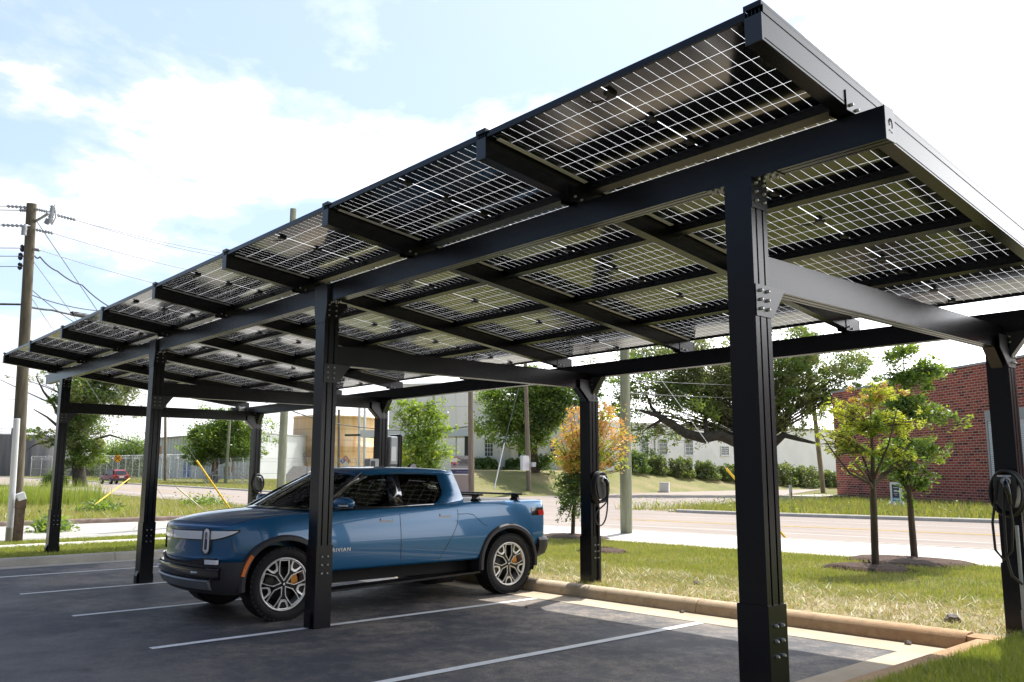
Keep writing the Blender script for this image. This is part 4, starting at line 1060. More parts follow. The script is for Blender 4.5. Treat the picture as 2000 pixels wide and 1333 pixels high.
# old tree by the far road, vine-clad, dead limbs to the left
D1 = 85
plant('tree', 'large leaning old tree with dead limbs beside the far road', 'tree', grd(157, D1), D1,
      [(205,745,72,52,1,(0,1,3)),(150,775,46,58,1,(0,1)),(168,850,42,46,1.2,(1,0)),(195,800,60,40,.9,(0,1)),(243,735,42,34,.7,(3,1)),(175,890,36,30,.7,(1,2)),(140,915,22,26,.6,(1,0)),(60,850,42,16,.28,(3,1)),(95,870,34,14,.35,(3,)),(88,808,36,12,.25,(3,)),(108,725,34,16,.3,(3,1)),(30,745,36,14,.10,(3,)),(265,800,22,22,.10,(3,))],
      [(157,955,.72,0),(153,915,.56,0),(146,880,.46,0),(140,840,.42,0),(150,790,.32,0),(170,750,.2,0)], 0, 44000, .125, [L_GREY, L_MID, L_BRT, L_GREY], rtr=.35, bark=BARKG, clump=.22, perlobe=11,
      limbs=[[(142,860,.30,0),(125,830,.22,-1),(104,790,.15,-1),(85,765,.10,-2),(70,735,.05,-2)],[(141,850,.26,0),(112,832,.16,1),(92,815,.10,1),(66,800,.05,1)],[(141,872,.2,0),(108,860,.14,0),(70,868,.07,0),(52,880,.03,0)],[(150,800,.2,0),(118,770,.12,1),(104,730,.05,1),(96,705,.03,1)],[(104,790,.08,-1),(60,770,.05,-1),(0,742,.03,-2)],[(150,870,.2,0),(215,850,.1,0),(262,865,.05,0),(285,880,.02,0)]])
for i, (u, v, ru, rv, lab) in enumerate([(215,885,34,26,'rounded green thicket tree behind the fence, beside the old tree'),(268,880,32,26,'rounded green thicket tree behind the fence, nearer the posts'),(110,935,16,14,'dark shrub at the foot of the old tree'),]):
    dd = 150 if i < 2 else 84
    plant('tree' if i < 2 else 'shrub', lab, 'tree' if i < 2 else 'shrub', grd(u, dd), dd, [(u, v, ru, rv, 1, (0,1)), (u-12, v+18, ru*.8, rv, 1, (0,1)), (u+14, v+16, ru*.7, rv, 1, (1,0))], [(u,945,.2,0),(u,v+15,.15,0)], 0, 9000, .16 if i < 2 else .10, [L_MID, L_BRT], clump=.5)
D3 = 108
plant('tree', 'bushy green tree shading the old wheeled machine', 'tree', grd(418, D3), D3,
      [(415,858,62,44,1,(0,1)),(372,880,34,28,.9,(0,1)),(465,850,56,44,1,(1,0)),(430,815,52,22,.9,(1,0)),(520,850,34,40,.5,(1,)),(400,895,50,18,.8,(0,)),(500,890,30,16,.5,(1,0))],
      [(418,940,.5,0),(420,910,.38,0),(428,880,.3,0)], 0, 32000, .145, [L_MID, L_BRT], rtr=.3, clump=.25, perlobe=12)
D4 = 29
plant('tree', 'slender pale green young tree behind the pickup roof', 'tree', grd(815, D4), D4,
      [(795,800,26,24,.8,0),(830,838,48,40,1,0),(802,885,50,34,1.1,(0,0,0,1)),(858,800,18,26,.6,0),(845,885,38,32,1,0),(880,842,26,10,.4,0),(770,812,16,24,.5,0),(820,930,50,26,1,0)],
      [(815,1010,.06,0),(817,930,.05,0),(815,860,.035,0),(818,800,.015,0)], 0, 8500, .058, [L_BRT, L_LIME], rtr=.05, clump=.28, perlobe=12, asp=.62)
D5 = 72
plant('tree', 'dense round green tree in front of the white office door', 'tree', grd(1046, D5), D5,
      [(1000,790,62,46,1,(0,1)),(1065,775,60,38,1,(0,1)),(960,840,36,30,.7,(1,0)),(1015,850,60,30,.9,(0,1)),(1085,830,40,42,1,(0,2)),(1110,780,40,40,.8,(0,2)),(1050,740,50,26,.6,(1,0)),(1080,905,26,20,.6,(2,0))],
      [(1046,938,.38,0),(1044,900,.33,0),(1042,850,.28,0),(1040,800,.15,0)], 0, 36000, .125, [L_MID, L_BRT, L_DARK], rtr=.25, clump=.26, perlobe=12)
D9 = 70
plant('tree', 'huge spreading live oak with a thick low limb before the white building', 'tree', grd(1490, D9), D9,
      [(1195,715,58,44,.9,(2,1)),(1225,785,42,54,.8,(0,1)),(1290,712,72,50,1,(0,3)),(1180,770,34,44,.6,(1,2)),(1370,712,62,50,1,(0,3)),(1335,770,62,32,.9,(2,1,3)),(1400,790,40,24,.7,(0,3)),(1460,740,56,56,.9,(0,3)),(1545,700,66,46,1,(0,1,3)),(1640,700,62,44,1,(0,1)),(1590,770,50,30,.8,(0,3)),(1310,660,60,22,.8,(3,1)),(1420,650,70,26,.8,(3,1)),(1540,650,80,26,.8,(1,3)),(1240,850,18,26,.5,(0,)),(1332,860,16,18,.4,(0,)),(1480,830,44,32,.8,(0,)),(1650,770,40,34,.7,(0,1)),(1560,840,40,18,.35,(3,)),(1690,730,30,40,.7,(1,))],
      [(1490,950,.75,0),(1486,900,.62,0),(1480,870,.55,0)], 0, 84000, .115, [L_GREY, L_MID, L_BRT, L_GREY], rtr=.22, bark=BARKG, clump=.27, perlobe=13,
      limbs=[[(1482,880,.5,0),(1440,866,.44,-1),(1405,850,.42,-2),(1372,856,.42,-2),(1340,848,.38,-2),(1310,828,.32,-2),(1285,812,.24,-2),(1262,806,.12,-2),(1245,800,.05,-2)],[(1310,828,.22,-2),(1290,822,.16,-2),(1268,834,.08,-2),(1258,842,.04,-2)],[(1380,852,.22,-2),(1378,820,.16,-1),(1384,790,.1,0),(1400,760,.05,1)],[(1285,812,.18,-2),(1272,795,.12,-1),(1262,770,.06,-1)],[(1484,880,.5,0),(1515,830,.34,1),(1545,800,.26,2),(1590,780,.18,2),(1640,760,.08,2)],[(1486,890,.4,0),(1530,850,.28,-1),(1560,858,.18,-2),(1600,868,.08,-2)],[(1500,850,.36,0),(1520,790,.24,1),(1530,740,.14,1),(1560,690,.06,1)],[(1545,800,.2,2),(1530,770,.16,1),(1500,745,.1,1),(1470,720,.05,0)]])
# street trees in the lawn strip
D6 = 21.6
B6 = Vector((11.0, 12.35, H(0, 12.35)+.12)); 
plant('tree', 'young tree with orange new leaves on top behind the post charger', 'tree', B6, D6,
      [(1100,860,26,30,.8,(2,3)),(1130,815,30,28,.8,2),(1185,830,38,36,1,(2,2,3)),(1160,800,34,22,.7,2),(1215,862,24,24,.7,(2,3)),(1175,890,44,28,1.1,(3,2,1)),(1110,895,30,26,1,(3,2)),(1150,860,40,40,.8,(2,3)),(1222,905,18,14,.4,(3,)),
       (1105,950,24,28,1.6,(0,1)),(1120,985,26,28,1.4,(0,1)),(1100,1010,18,18,.5,(1,)),(1135,935,22,18,1.2,(0,1))],
      [(1118,1058,.055,0),(1120,1010,.05,0),(1124,965,.045,0),(1136,925,.035,0)], 0, 13500, .044, [L_DARK, L_MID, L_ORG, L_LIME], 'street trees in the lawn', rtr=.09, clump=.24, perlobe=14, vase=True, asp=.36, thin=.7)
D7 = 13.8
B7 = Vector((8.92, 3.67, H(0, 3.67)+.13))
plant('tree', 'small yellow green street tree with orange tips, nearest the carport', 'tree', B7, D7,
      [(1645,800,34,22,.9,(0,)),(1690,775,40,18,.9,(0,0,1,2)),(1735,775,34,20,.9,(0,2,0,0)),(1620,850,30,18,.8,(0,)),(1670,840,40,24,1,(0,1)),(1725,830,40,26,1,(0,1)),(1780,835,34,22,.8,(0,)),(1640,880,30,16,.7,(0,1)),(1700,885,44,18,.8,(0,1)),(1765,880,40,18,.9,(0,1)),(1600,875,24,14,.4,(0,)),(1790,900,22,14,.5,(0,1)),(1715,752,26,12,.5,(2,0)),(1665,910,30,12,.4,(0,1))],
      [(1711,1130,.062,0),(1708,1050,.057,0),(1706,980,.053,0),(1705,945,.04,0),(1704,890,.03,0),(1702,840,.018,0),(1700,790,.008,0)], 0, 8000, .034, [L_LIME, L_BRT, L_ORG], 'street trees in the lawn', rtr=.06, clump=.22, perlobe=13, asp=.30, spread=1.15, thin=.8,
      limbs=[[(1705,948,.03,0),(1660,925,.02,-.2),(1625,880,.012,-.3),(1605,850,.005,-.3)],[(1706,950,.028,0),(1745,915,.018,.2),(1780,885,.010,.3),(1800,870,.004,.3)],[(1705,945,.025,0),(1680,880,.016,.2),(1655,820,.008,.3)],[(1705,940,.025,0),(1735,870,.016,-.3),(1752,800,.006,-.4)],[(1705,955,.022,0),(1690,930,.015,-.5),(1668,900,.006,-.8)]])
D8 = 15.2
B8 = Vector((10.55, 3.85, H(0, 3.85)+.13))
plant('tree', 'taller deep green street tree just behind the yellow one', 'tree', B8, D8,
      [(1765,700,40,30,.9,(1,2)),(1800,740,46,34,1,(1,2)),(1745,745,34,30,.8,(1,0)),(1830,720,34,24,.6,(2,1)),(1790,800,48,36,1.1,(0,1)),(1850,825,40,20,.9,(2,1)),(1745,820,40,36,1,(0,1)),(1770,880,56,34,1.2,(0,1)),(1830,875,36,22,.8,(1,2)),(1735,910,40,28,1,(0,1)),(1785,930,40,24,1,(0,)),(1885,815,18,8,.3,(2,)),(1780,970,20,20,.25,(0,))],
      [(1788,1112,.064,0),(1782,1040,.058,0),(1776,965,.05,0),(1772,900,.04,0),(1770,820,.03,0),(1766,740,.015,0),(1764,690,.006,0)], 0, 13000, .042, [L_MID, L_MID, L_BRT], 'street trees in the lawn', rtr=.07, clump=.24, perlobe=12, asp=.34)
# shrubs by the office
for (u, dd, rx, rz_, lab, nn) in [(948,79,1.25,1.35,'rounded clipped shrub under the office window by the wooden pole',3500),(1003,79,.9,1.3,'small shrub to the left of the office steps meter box',2200),(1236,83,1.6,2.3,'tall dark shrub at the corner of the white wing',4500)]:
    lowplant('shrub', lab, 'shrub', grd(u, dd), (rx, rx, rz_), nn, .11, [L_DARK, L_MID])
HEDGE = [(1282,84.5,1.5,2.0,'bushy hedge plant under the wing windows, at the left end'),(1330,86,1.7,2.1,'bushy hedge plant under the wing wall beside the utility box'),(1378,88,1.7,2.0,'bushy hedge plant along the white wall, behind the low oak limb'),(1424,90,1.7,1.9,'bushy hedge plant along the white wall, just left of the big black post'),(1530,93,2.0,2.6,'bushy hedge plant right of the big black post'),(1572,94,2.0,2.4,'bushy hedge plant behind the leaning pole'),(1615,96,1.8,1.9,'bushy hedge plant at the right end near the brick corner')]
for (u, dd, rx, rz_, lab) in HEDGE: lowplant('hedge_plant', lab, 'hedge', grd(u, dd), (rx, rx*.7, rz_), 3600, .12, [L_DARK, L_GREY], 'hedge along the white building')

# ------------------------------------------------------------------ grass
def blades(name, label, n, area, h, w, mats, hv=.5, lean=.35, cond=None, patchy=0, group=None, zoff=0):
    x0, y0, x1, y1 = area; P = np.stack([rng.uniform(x0, x1, n), rng.uniform(y0, y1, n)], 1)
    keep = np.ones(n, bool)
    if cond is not None: keep &= cond(P[:, 0], P[:, 1])
    if patchy:
        f = np.sin(P[:, 0]*1.3+1.7*np.sin(P[:, 1]*.7))+np.sin(P[:, 1]*1.9+P[:, 0]*.8)+.8*np.sin(P[:, 0]*3.1-P[:, 1]*2.3)
        keep &= f+rng.normal(size=n)*.9 > patchy
    P = P[keep]; n = len(P)
    Z = -.011*(np.clip(P[:, 1], -10, 20)-5.616)+.006*np.clip(P[:, 1]-45, 0, None)+zoff
    a = rng.uniform(0, 2*np.pi, n); hh = h*(1+hv*rng.uniform(-1, 1, n)); ww = w*(.7+.6*rng.random(n)); lz = rng.normal(size=(n, 2))*lean*hh[:, None]
    B0 = np.stack([P[:, 0]-np.cos(a)*ww, P[:, 1]-np.sin(a)*ww, Z], 1); B1 = np.stack([P[:, 0]+np.cos(a)*ww, P[:, 1]+np.sin(a)*ww, Z], 1)
    Tp = np.stack([P[:, 0]+lz[:, 0], P[:, 1]+lz[:, 1], Z+hh], 1)
    V = np.stack([B0, B1, Tp], 1).reshape(-1, 3); F = np.arange(3*n).reshape(n, 3)
    o = qmesh(name, V, F, mats, None, rng.integers(0, len(mats), n)); return stuff(o, label, 'grass')
G1 = leafmat('grass_green', (.17,.25,.035), (.28,.34,.07), .4); G2 = leafmat('grass_lime', (.26,.32,.055), (.38,.40,.10), .4); G3 = leafmat('grass_straw', (.36,.31,.16), (.50,.44,.26), .3)
pat = lambda x, y: np.sin(x*2.1+1.3*np.sin(y*1.1))+np.sin(y*2.7+x*1.4)+.7*np.sin(x*5.3-y*3.9)
bare = lambda x, y: (rng.random(len(x)) < np.clip(.06+.75*np.clip((x-4.6)/2.4, 0, 1)+.22*pat(x, y)+.25*(y > 7), .03, 1))
blades('lawn_grass', 'mown green lawn between the kerb and the sidewalk', 210000, (4.05, -5, 10.65, 15.6), .046, .0055, [G1, G2, G1, G2, G3], cond=bare, zoff=.125)
blades('dry_grass', 'thin straw and seedlings on the bare soil strip behind the kerb', 16000, (4.05, -.5, 6.2, 8.5), .05, .006, [G3, G3, G3, G1], lean=1.3, zoff=.128)
blades('corner_grass', 'green grass in the near corner beside the kerb', 90000, (-1.5, -3.0, 4.0, .02), .06, .005, [G1, G1, G2], zoff=.108)
blades('corner_grass', 'green grass around the near right post', 26000, (4.0, -2.6, 6.0, .0), .06, .005, [G1, G1, G2], zoff=.12)
blades('verge_grass', 'narrow grass verge behind the far kerb', 60000, (-9, 15.9, 8, 19.05), .055, .008, [G1, G2], zoff=.125)
blades('verge_grass', 'thin grass verge beyond the far sidewalk', 22000, (-9, 20.25, 8, 21.25), .05, .010, [G1, G2], zoff=.11)
blades('meadow_grass', 'tall rough grass in the field across the street', 170000, (-22, 30.3, 13.9, 88), .25, .020, [G1, G2, G2, G3, G3], hv=.6, lean=.45, zoff=-.02, cond=lambda x, y: x < 13.6+.03*(y-30))
blades('reeds', 'bright upright reeds in the field grass', 5200, (4.5, 43, 9.5, 52), 1.15, .022, [G2, L_BRT], hv=.35, lean=.12, patchy=.8)
blades('roadside_grass', 'weedy grass between the avenue and the brick building', 60000, (27.5, -4, 50, 26), .30, .020, [G1, G2, G2, G3], hv=.7, patchy=-.6, cond=lambda x, y: (x < 29+ (26-y)*.0+ 22*(y < 25)) )
blades('roadside_grass', 'grass verge behind the far side of the avenue', 50000, (27.5, 57, 60, 170), .10, .05, [G1, G2, G3], hv=.6)
for (x, y, n_, r_, hh, lab) in [(2.2, 26.2, 900, .5, .6, 'leafy weed clump by the big pole'), (6.5,36.5,1400,.9,.7,'leafy weed clump in the field'), (12.4,40,1500,1.1,.8,'leafy weed clump near the avenue edge')]:
    q = rng.normal(size=(n_, 3))*np.array([r_*.5, r_*.5, hh*.35]); q[:, 2] = np.abs(q[:, 2])+H(x, y); q[:, 0] += x; q[:, 1] += y
    V, F = leafquads(q, .07, .5, .6); tag(qmesh('weed_clump', V, F, [L_MID, L_BRT], None, rng.integers(0, 2, n_)), lab, 'weeds', 'weed clumps in the field')
q = np.stack([rng.uniform(28, 50, 9000), rng.uniform(-3, 26, 9000), np.abs(rng.normal(size=9000))*.16], 1)
q = q[np.sin(q[:, 0]*1.1)+np.sin(q[:, 1]*.9+q[:, 0]) > .2]; q[:, 2] += .02
V, F = leafquads(q, .055, .5, .6); stuff(qmesh('ground_weeds', V, F, [L_MID, L_BRT], None, rng.integers(0, 2, len(q))), 'low leafy weeds before the brick building', 'weeds')
# mulch rings
MUL = mat('mulch', (.04,.022,.014), .95, c2=(.11,.062,.038), scale=30, bump=.8, bscale=60)
for (x, y, r_, lab) in [(8.85,3.7,.62,'dark bark mulch ring round the nearest street tree'),(10.35,3.75,.95,'dark bark mulch ring round the green street tree'),(10.75,12.4,.9,'dark bark mulch ring under the orange leaved tree'),(8.2,8.9,.5,'small patch of bark mulch in the lawn')]:
    mb = MB(); vs = [(x, y, H(x, y)+.125+.10)]; K_ = 30
    for i, f in enumerate((.45,.8,1)):
        for k in range(K_):
            a = 2*math.pi*k/K_; rr_ = r_*f*(1+.12*math.sin(3*a+x)+.06*math.sin(7*a))
            vs.append((x+rr_*math.cos(a)*.8, y+rr_*math.sin(a)*1.15, H(x, y)+.125+(.09,.06,.002)[i]))
    fs = [(0, 1+k, 1+(k+1) % K_) for k in range(K_)]+[(1+i*K_+k, 1+i*K_+K_+k, 1+i*K_+K_+(k+1) % K_, 1+i*K_+(k+1) % K_) for i in range(2) for k in range(K_)]
    n_ = 900; a = rng.uniform(0, 6.28, n_); f = np.sqrt(rng.random(n_))*1.02
    C = np.stack([x+r_*f*np.cos(a)*.82, y+r_*f*np.sin(a)*1.16, H(x, y)+.125+.10*(1-f)+.012], 1); V, F = leafquads(C, .032, .28, 2)
    o = len(vs); vs += [tuple(p) for p in V]; fs += [tuple(int(i)+o for i in q) for q in F]
    mb.add(vs, fs); stuff(mb.build('mulch_bed', MUL, fixn=False), lab, 'mulch')
# ------------------------------------------------------------------ poles and wires
def woodmat(name, c, c2): return mat(name, c, .95, c2=c2, scale=3, bump=.35, bscale=24, aniso=(3,3,.12))
WOOD = woodmat('weathered_pole', (.075,.06,.042), (.17,.145,.10)); WOODG = woodmat('greenish_pole', (.20,.22,.15), (.34,.35,.26)); WOODB = woodmat('brown_pole', (.16,.13,.10), (.27,.23,.18))
GALV = mat('galvanised', (.45,.46,.47), .45, metal=.6); WIRE = mat('cable_black', (.02,.02,.02), .6); WIREG = mat('bare_wire', (.22,.23,.25), .5, metal=.3)
PLASW = mat('white_plastic', (.72,.73,.75), .4); PORC = mat('grey_porcelain', (.42,.44,.47), .3); YELP = mat('yellow_plastic', (.80,.50,.02), .45)
def pole(label, foot, topuv, d, r0, r1, m, group='utility poles'):
    f = Vector(foot); t = thing('utility_pole', label, 'utility pole', f, 0, group); tp = at(*topuv, d)-f
    MB().tube([(0,0,-.3), tp*.25, tp*.5, tp*.75, tp], [r0, r0*.94+r1*.06, (r0+r1)/2, r1*1.05, r1], 14).build('pole_shaft', m, t); return t, tp
F1 = Vector((.27, 21.63, H(0, 21.63)))
P1, T1 = pole('tall weathered wooden pole at far left with a white conduit', F1, (62,398), 21.5, .155, .115, WOOD)
def L1(u, v, dz=0): return at(u, v, 21.5+dz)-F1
MB().tube([L1(18,1058,-.25), L1(33,818,-.25)], [.075,.075], 10).build('white_conduit', PLASW, P1)
MB().tube([L1(18,1066,-.25), L1(19,1030,-.25)], [.10,.085], 8).build('conduit_boot', CONC, P1)
mb = MB(); c = L1(37,1020,-.35); mb.box(c, (.20,.16,1.15)); mb.box(c+Vector((0,0,.44)), (.23,.18,.22)); mb.build('meter_box', mat('rusty_brown', (.10,.065,.045), .8, var=.4, scale=8), P1, bevel=.01)
c = L1(41,970,-.35); MB().box(c, (.18,.16,.18), 0, Matrix.Rotation(R(-22), 3, 'Y').to_4x4()).build('meter_cap', PLASW, P1, bevel=.015)
mb = MB(); mb.tube([L1(70,432), L1(97,417,-.3)], [.035,.03], 8); mb.tube([L1(62,442), L1(48,440,-.3)], [.03,.025], 8); mb.tube([L1(70,433), L1(95,416,-.5)], .03, 6); mb.build('bracket_arm', GALV, P1)
for (a, b_) in (((104,402),(97,437)),((95,428),(90,438)),((48,441),(46,460))):
    p, q = L1(*a, -.3), L1(*b_, -.3); n_ = 7; mb = MB()
    pr = [p+(q-p)*i/(2*n_) for i in range(2*n_+1)]; mb.tube(pr, [.075 if i % 2 else .05 for i in range(2*n_+1)], 9); mb.build('cutout_insulator', PORC, P1)
MB().tube([L1(107,400,-.3), L1(109,425,-.3), L1(101,440,-.3)], .018, 6).build('fuse_tube', mat('fuse_grey', (.5,.5,.52), .4), P1)
for (a, b_) in (((54,484),(44,485)),((53,501),(40,501)),((52,520),(39,520))):
    mb = MB(); p, q = L1(*a), L1(*b_); mb.tube([p, q], .02, 6); mb.lathe([(.02,-.10),(.055,-.06),(.055,-.02),(.035,0),(.055,.02),(.055,.06),(.02,.09)], 12, tuple(q)); mb.build('spool_insulator', mat('dark_spool', (.025,.02,.035), .4), P1)
def strain(p, q, n_=6):
    pr = [p+(q-p)*i/(2*n_) for i in range(2*n_+1)]; return MB().tube(pr, [.05 if i % 2 else .014 for i in range(2*n_+1)], 8)
for (a, b_) in (((13,403),(60,406)),((38,411),(60,412)),((3,440),(55,442)),((71,409),(98,415)),((112,421),(148,430)),((70,449),(104,456)),((68,487),(78,489))):
    strain(L1(*a), L1(*b_)).build('strain_insulator', PORC, P1)
def wire(label, pts, r=.012, m=WIRE, sag=0, name='overhead_wire', cat='wire', group='overhead wires'):
    P = [at(*p) for p in pts]; Q = []
    for a, b_ in zip(P, P[1:]):
        k = 9
        for i in range(k if b_ is not P[-1] else k+1):
            t = i/k; q = a+(b_-a)*t; q.z -= sag*4*t*(1-t); Q.append(q)
    return tag(MB().tube(Q, r, 5).build(name, m), label, cat, group)
wire('upper bare wire running right from the big left pole toward the carport roof', [(98,415,21.5),(571,508,33)], .012, WIREG, .25)
wire('second bare wire just under the upper one right of the big left pole', [(148,430,21.5),(571,515,33)], .012, WIREG, .25)
wire('middle bare wire running right from the big left pole', [(104,456,21.5),(567,560,33)], .011, WIREG, .2)
wire('lower bare wire from the big left pole, below its insulator strings', [(78,489,21.5),(566,604,33)], .011, WIREG, .2)
wire('top wire leaving the photo left of the big pole', [(13,403,21.5),(-500,398,19)], .012, WIREG)
wire('wire leaving left of the big pole under the top one', [(38,411,21.5),(-500,405,19)], .012, WIREG)
wire('wire leaving left of the big pole at bracket height', [(3,440,21.5),(-500,436,19)], .011, WIREG)
for v, lab in ((485,'upper'),(501,'middle'),(521,'lower')): wire(lab+' of three close wires at the dark spools left of the big pole', [(42,v,21.4),(-500,v-3,19)], .010, WIREG)
wire('thick black cable crossing behind the big left pole', [(-500,580,19),(40,595,21.5),(100,606,23.3),(190,622,25),(557,668,33)], .028, WIRE, .03)
wire('thick black cable splice case hanging by the carport eave', [(140,613,24.05),(176,619.5,24.75)], .075, WIRE, 0, 'cable_splice_case', 'splice case', None)
wire('slack twisted service cable dropping right from the big left pole', [(68,500,21.5),(78,502,21.5),(112,530,22.5),(160,557,24),(215,600,26),(555,770,33)], .018, WIRE, .05)
wire('dark service wire from mid pole toward the carport eave', [(57,575,21.5),(200,608,25.5),(556,690,33)], .014, WIRE, .08)
wire('thin wire slanting down from mid pole behind the eave', [(55,560,21.5),(150,633,24.5),(553,800,33)], .010, WIRE, .05)
wire('guy wire from the big left pole top down to the long yellow guard', [(70,430,21.5),(190,607,25.8),(384,900,37)], .012, WIREG)
wire('thin guy wire from the big left pole down to the pale thin guard', [(66,512,21.5),(175,660,26),(345,952,38)], .008, WIREG)
wire('thin guy wire from the cable level of the big left pole', [(60,580,21.5),(106,648,23.5),(330,990,38.5)], .008, WIREG)
wire('fine far wire low over the fence on the left', [(-500,770,90),(100,782,100),(330,812,120)], .02, WIREG)
wire('second fine far wire low over the fence', [(-500,838,90),(330,846,120)], .02, WIREG)
# guys with guards
def guard(label, a, b_, r, m): return wire(label, [a, b_], r, m, 0, 'guy_guard', 'guy guard', None)
guard('long yellow guy guard beyond the pickup bonnet', (384,900,37), (453,1000,38.8), .042, YELP)
guard('thin pale guy guard in the field grass', (345,952,38), (405,1003,38.5), .03, mat('pale_guard', (.62,.58,.40), .5))
guard('upper yellow guy guard leaning right over the field grass, left of the posts', (253,935,50), (172,996,38.5), .036, YELP)
wire('thin guy strand in the field between two guards', [(400,940,41),(432,990,40)], .010, WIREG)
# more poles
def gpole(lab, u, v, top, d, r0, r1, m):
    f = at(u, v, d); f.z = bank(f.x, f.y); return pole(lab, f, top, d, r0, r1, m)
P2, T2 = gpole('tall greenish leaning pole behind the pickup windscreen', 546, 1014, (573,408), 33, .17, .12, WOODG)
P3, T3 = pole('thick greenish pole standing in the sidewalk right of the charger post', Vector((13.2, 12.7, H(0, 12.7)+.12)), (1219,560), 23.3, .165, .12, WOODG)
MB().tube([Vector((-.17,0,.25)), Vector((-.17,0,1.4))], .02, 6).build('ground_rod', GALV, P3)
P4, T4 = gpole('thin grey pole with a white meter box in front of the office', 1033, 945, (1024,640), 66, .19, .14, WOODB)
c = at(1025,905,65.6)-P4.location; mb = MB().box(c, (.7,.3,1.15)); mb.build('meter_box', PLASW, P4, bevel=.03)
c = at(1041,908,65.6)-P4.location; MB().box(c, (.4,.25,.35)).build('junction_box', PORC, P4, bevel=.02)
P5, T5 = gpole('plain brown pole beside the grey company sign', 921, 985, (918,640), 48, .17, .13, WOODB)
P6, T6 = gpole('leaning grey pole with transformers beside the brick building', 1608, 955, (1572,640), 76, .21, .17, WOODB)
for (u, v) in ((1592,698),(1556,703),(1562,690)):
    c = at(u, v, 75.5)-P6.location; MB().lathe([(0,-.55),(.3,-.55),(.32,-.5),(.32,.4),(.28,.5),(.1,.55),(0,.55)], 16, tuple(c)).build('transformer', mat('rusty_transformer', (.20,.15,.13), .6, var=.5, scale=4), P6)
P7, T7 = gpole('dark far pole standing by the fence left of the warehouse door', 323, 939, (323,780), 118, .22, .17, WOODB)
P8, T8 = gpole('thin pale far pole in front of the wheeled machine', 441, 938, (449,820), 104, .2, .15, WOODG)
P9, T9 = gpole('dark thin pole in front of the rusty tank', 662, 930, (662,800), 100, .16, .14, WOODB)
for du in (-3, 5):
    f = at(705+du*1.3, 935, 101); f.z = bank(f.x, f.y)
    pole('pale steel mast of the twin pair before the rusty tank, %s one' % ('left' if du < 0 else 'right'), f, (706+du*1.3, 790), 101, .16, .16, PLASW, 'twin steel masts')
wire('guy wire running down right from the greenish sidewalk pole top', [(1228,655,23.2),(1420,918,22)], .008, PLASW)
guard('yellow guy guard hidden partly by the big black post', (1418,915,22), (1535,1052,21.5), .03, YELP)
wire('short rusty anchor strand at the sidewalk', [(1533,1050,21.5),(1548,1066,21.3)], .008, WIREG)
wire('guy wire dropping left from the grey office pole', [(1018,740,66),(985,866,64)], .015, WIREG)
guard('white guy guard in front of the office lawn', (985,866,64), (965,955,62), .045, PLASW)
wire('far wire crossing the live oak, upper', [(1225,742,60),(1600,752,76)], .02, WIREG, .2)
wire('far wire crossing the live oak, lower', [(1225,768,60),(1600,776,76)], .02, WIREG, .2)
wire('black cable sagging across the rusty tank', [(570,803,60),(668,830,75),(800,842,90),(921,833,48)], .045, WIRE, .1)
# ------------------------------------------------------------------ chargers and switchgear on the posts
def charger():
    t = thing('wall_charger', 'black electric car charger with coiled cable on the post beside the pickup tail', 'car charger', (0,0,0), 0, 'chargers on the posts')
    pr = [(.0,.16),(.07,.155),(.10,.12),(.105,.05),(.095,-.06),(.07,-.15),(.03,-.185)]; pr = pr+[(-a, b_) for a, b_ in pr[::-1] if a > 0]
    MB().prism(pr, -.115, .0, 'y').build('charger_housing', mat('charger_grey', (.05,.05,.055), .4), t, bevel=.018)
    MB().bb((-.06,-.121,.135), (.06,-.112,.15)).build('light_strip', PLASW, t)
    mb = MB()
    for k, (r_, y) in enumerate(((.165,-.055),(.178,-.075),(.17,-.095),(.186,-.04),(.175,-.11))):
        mb.tube([(r_*.82*math.cos(a), y+.004*math.sin(3*a), .0+r_*1.2*math.sin(a)-.02) for a in np.linspace(0, 2*math.pi, 30)[:-1]], .0115, 7, closed=True)
    mb.build('cable_coil', RUB, t)
    mb = MB(); mb.tube([(.02,-.115,.09),(.025,-.16,.085),(.035,-.185,.05),(.05,-.17,-.03),(.055,-.165,-.12)], [.03,.033,.03,.024,.018], 9); mb.build('charge_connector', GLOSSB, t)
    MB().lathe([(0,-.02),(.04,-.02),(.045,0),(.04,.02),(0,.02)], 14, (.015,-.125,.095), 'y').build('connector_collar', PORC, t)
    mb = MB(); P = [(.055,-.165,-.12),(.05,-.16,-.3),(.02,-.15,-.46),(-.05,-.14,-.545),(-.13,-.13,-.53),(-.16,-.12,-.44),(-.13,-.12,-.36),(-.03,-.12,-.30),(.06,-.12,-.24),(.11,-.11,-.14),(.12,-.10,.02)]
    Q = []
    for i in range(len(P)-1):
        p0, p1, p2, p3 = (Vector(P[max(0, min(len(P)-1, i+k))]) for k in (-1,0,1,2))
        for s_ in range(5):
            u = s_/5; Q.append(.5*((2*p1)+(p2-p0)*u+(2*p0-5*p1+4*p2-p3)*u*u+(3*p1-p0-3*p2+p3)*u**3))
    mb.tube(Q+[Vector(P[-1])], .0115, 7).build('cable_loop', RUB, t)
    return t
CH1 = charger(); CH1.location = (WB+.03, S-PA/2-.004, 1.49)
CH2 = dup(CH1); CH2.location = (WB+.02, 3*S-PA/2-.004, 1.42); CH2['label'] = 'black electric car charger with coiled cable on the post beyond the pickup bonnet'
CH3 = dup(CH1); CH3.location = (WB-PB/2-.004, -.02, 1.52); CH3.rotation_euler = (0,0,R(-90)); CH3['label'] = 'black electric car charger with hanging cable loops on the near right post'
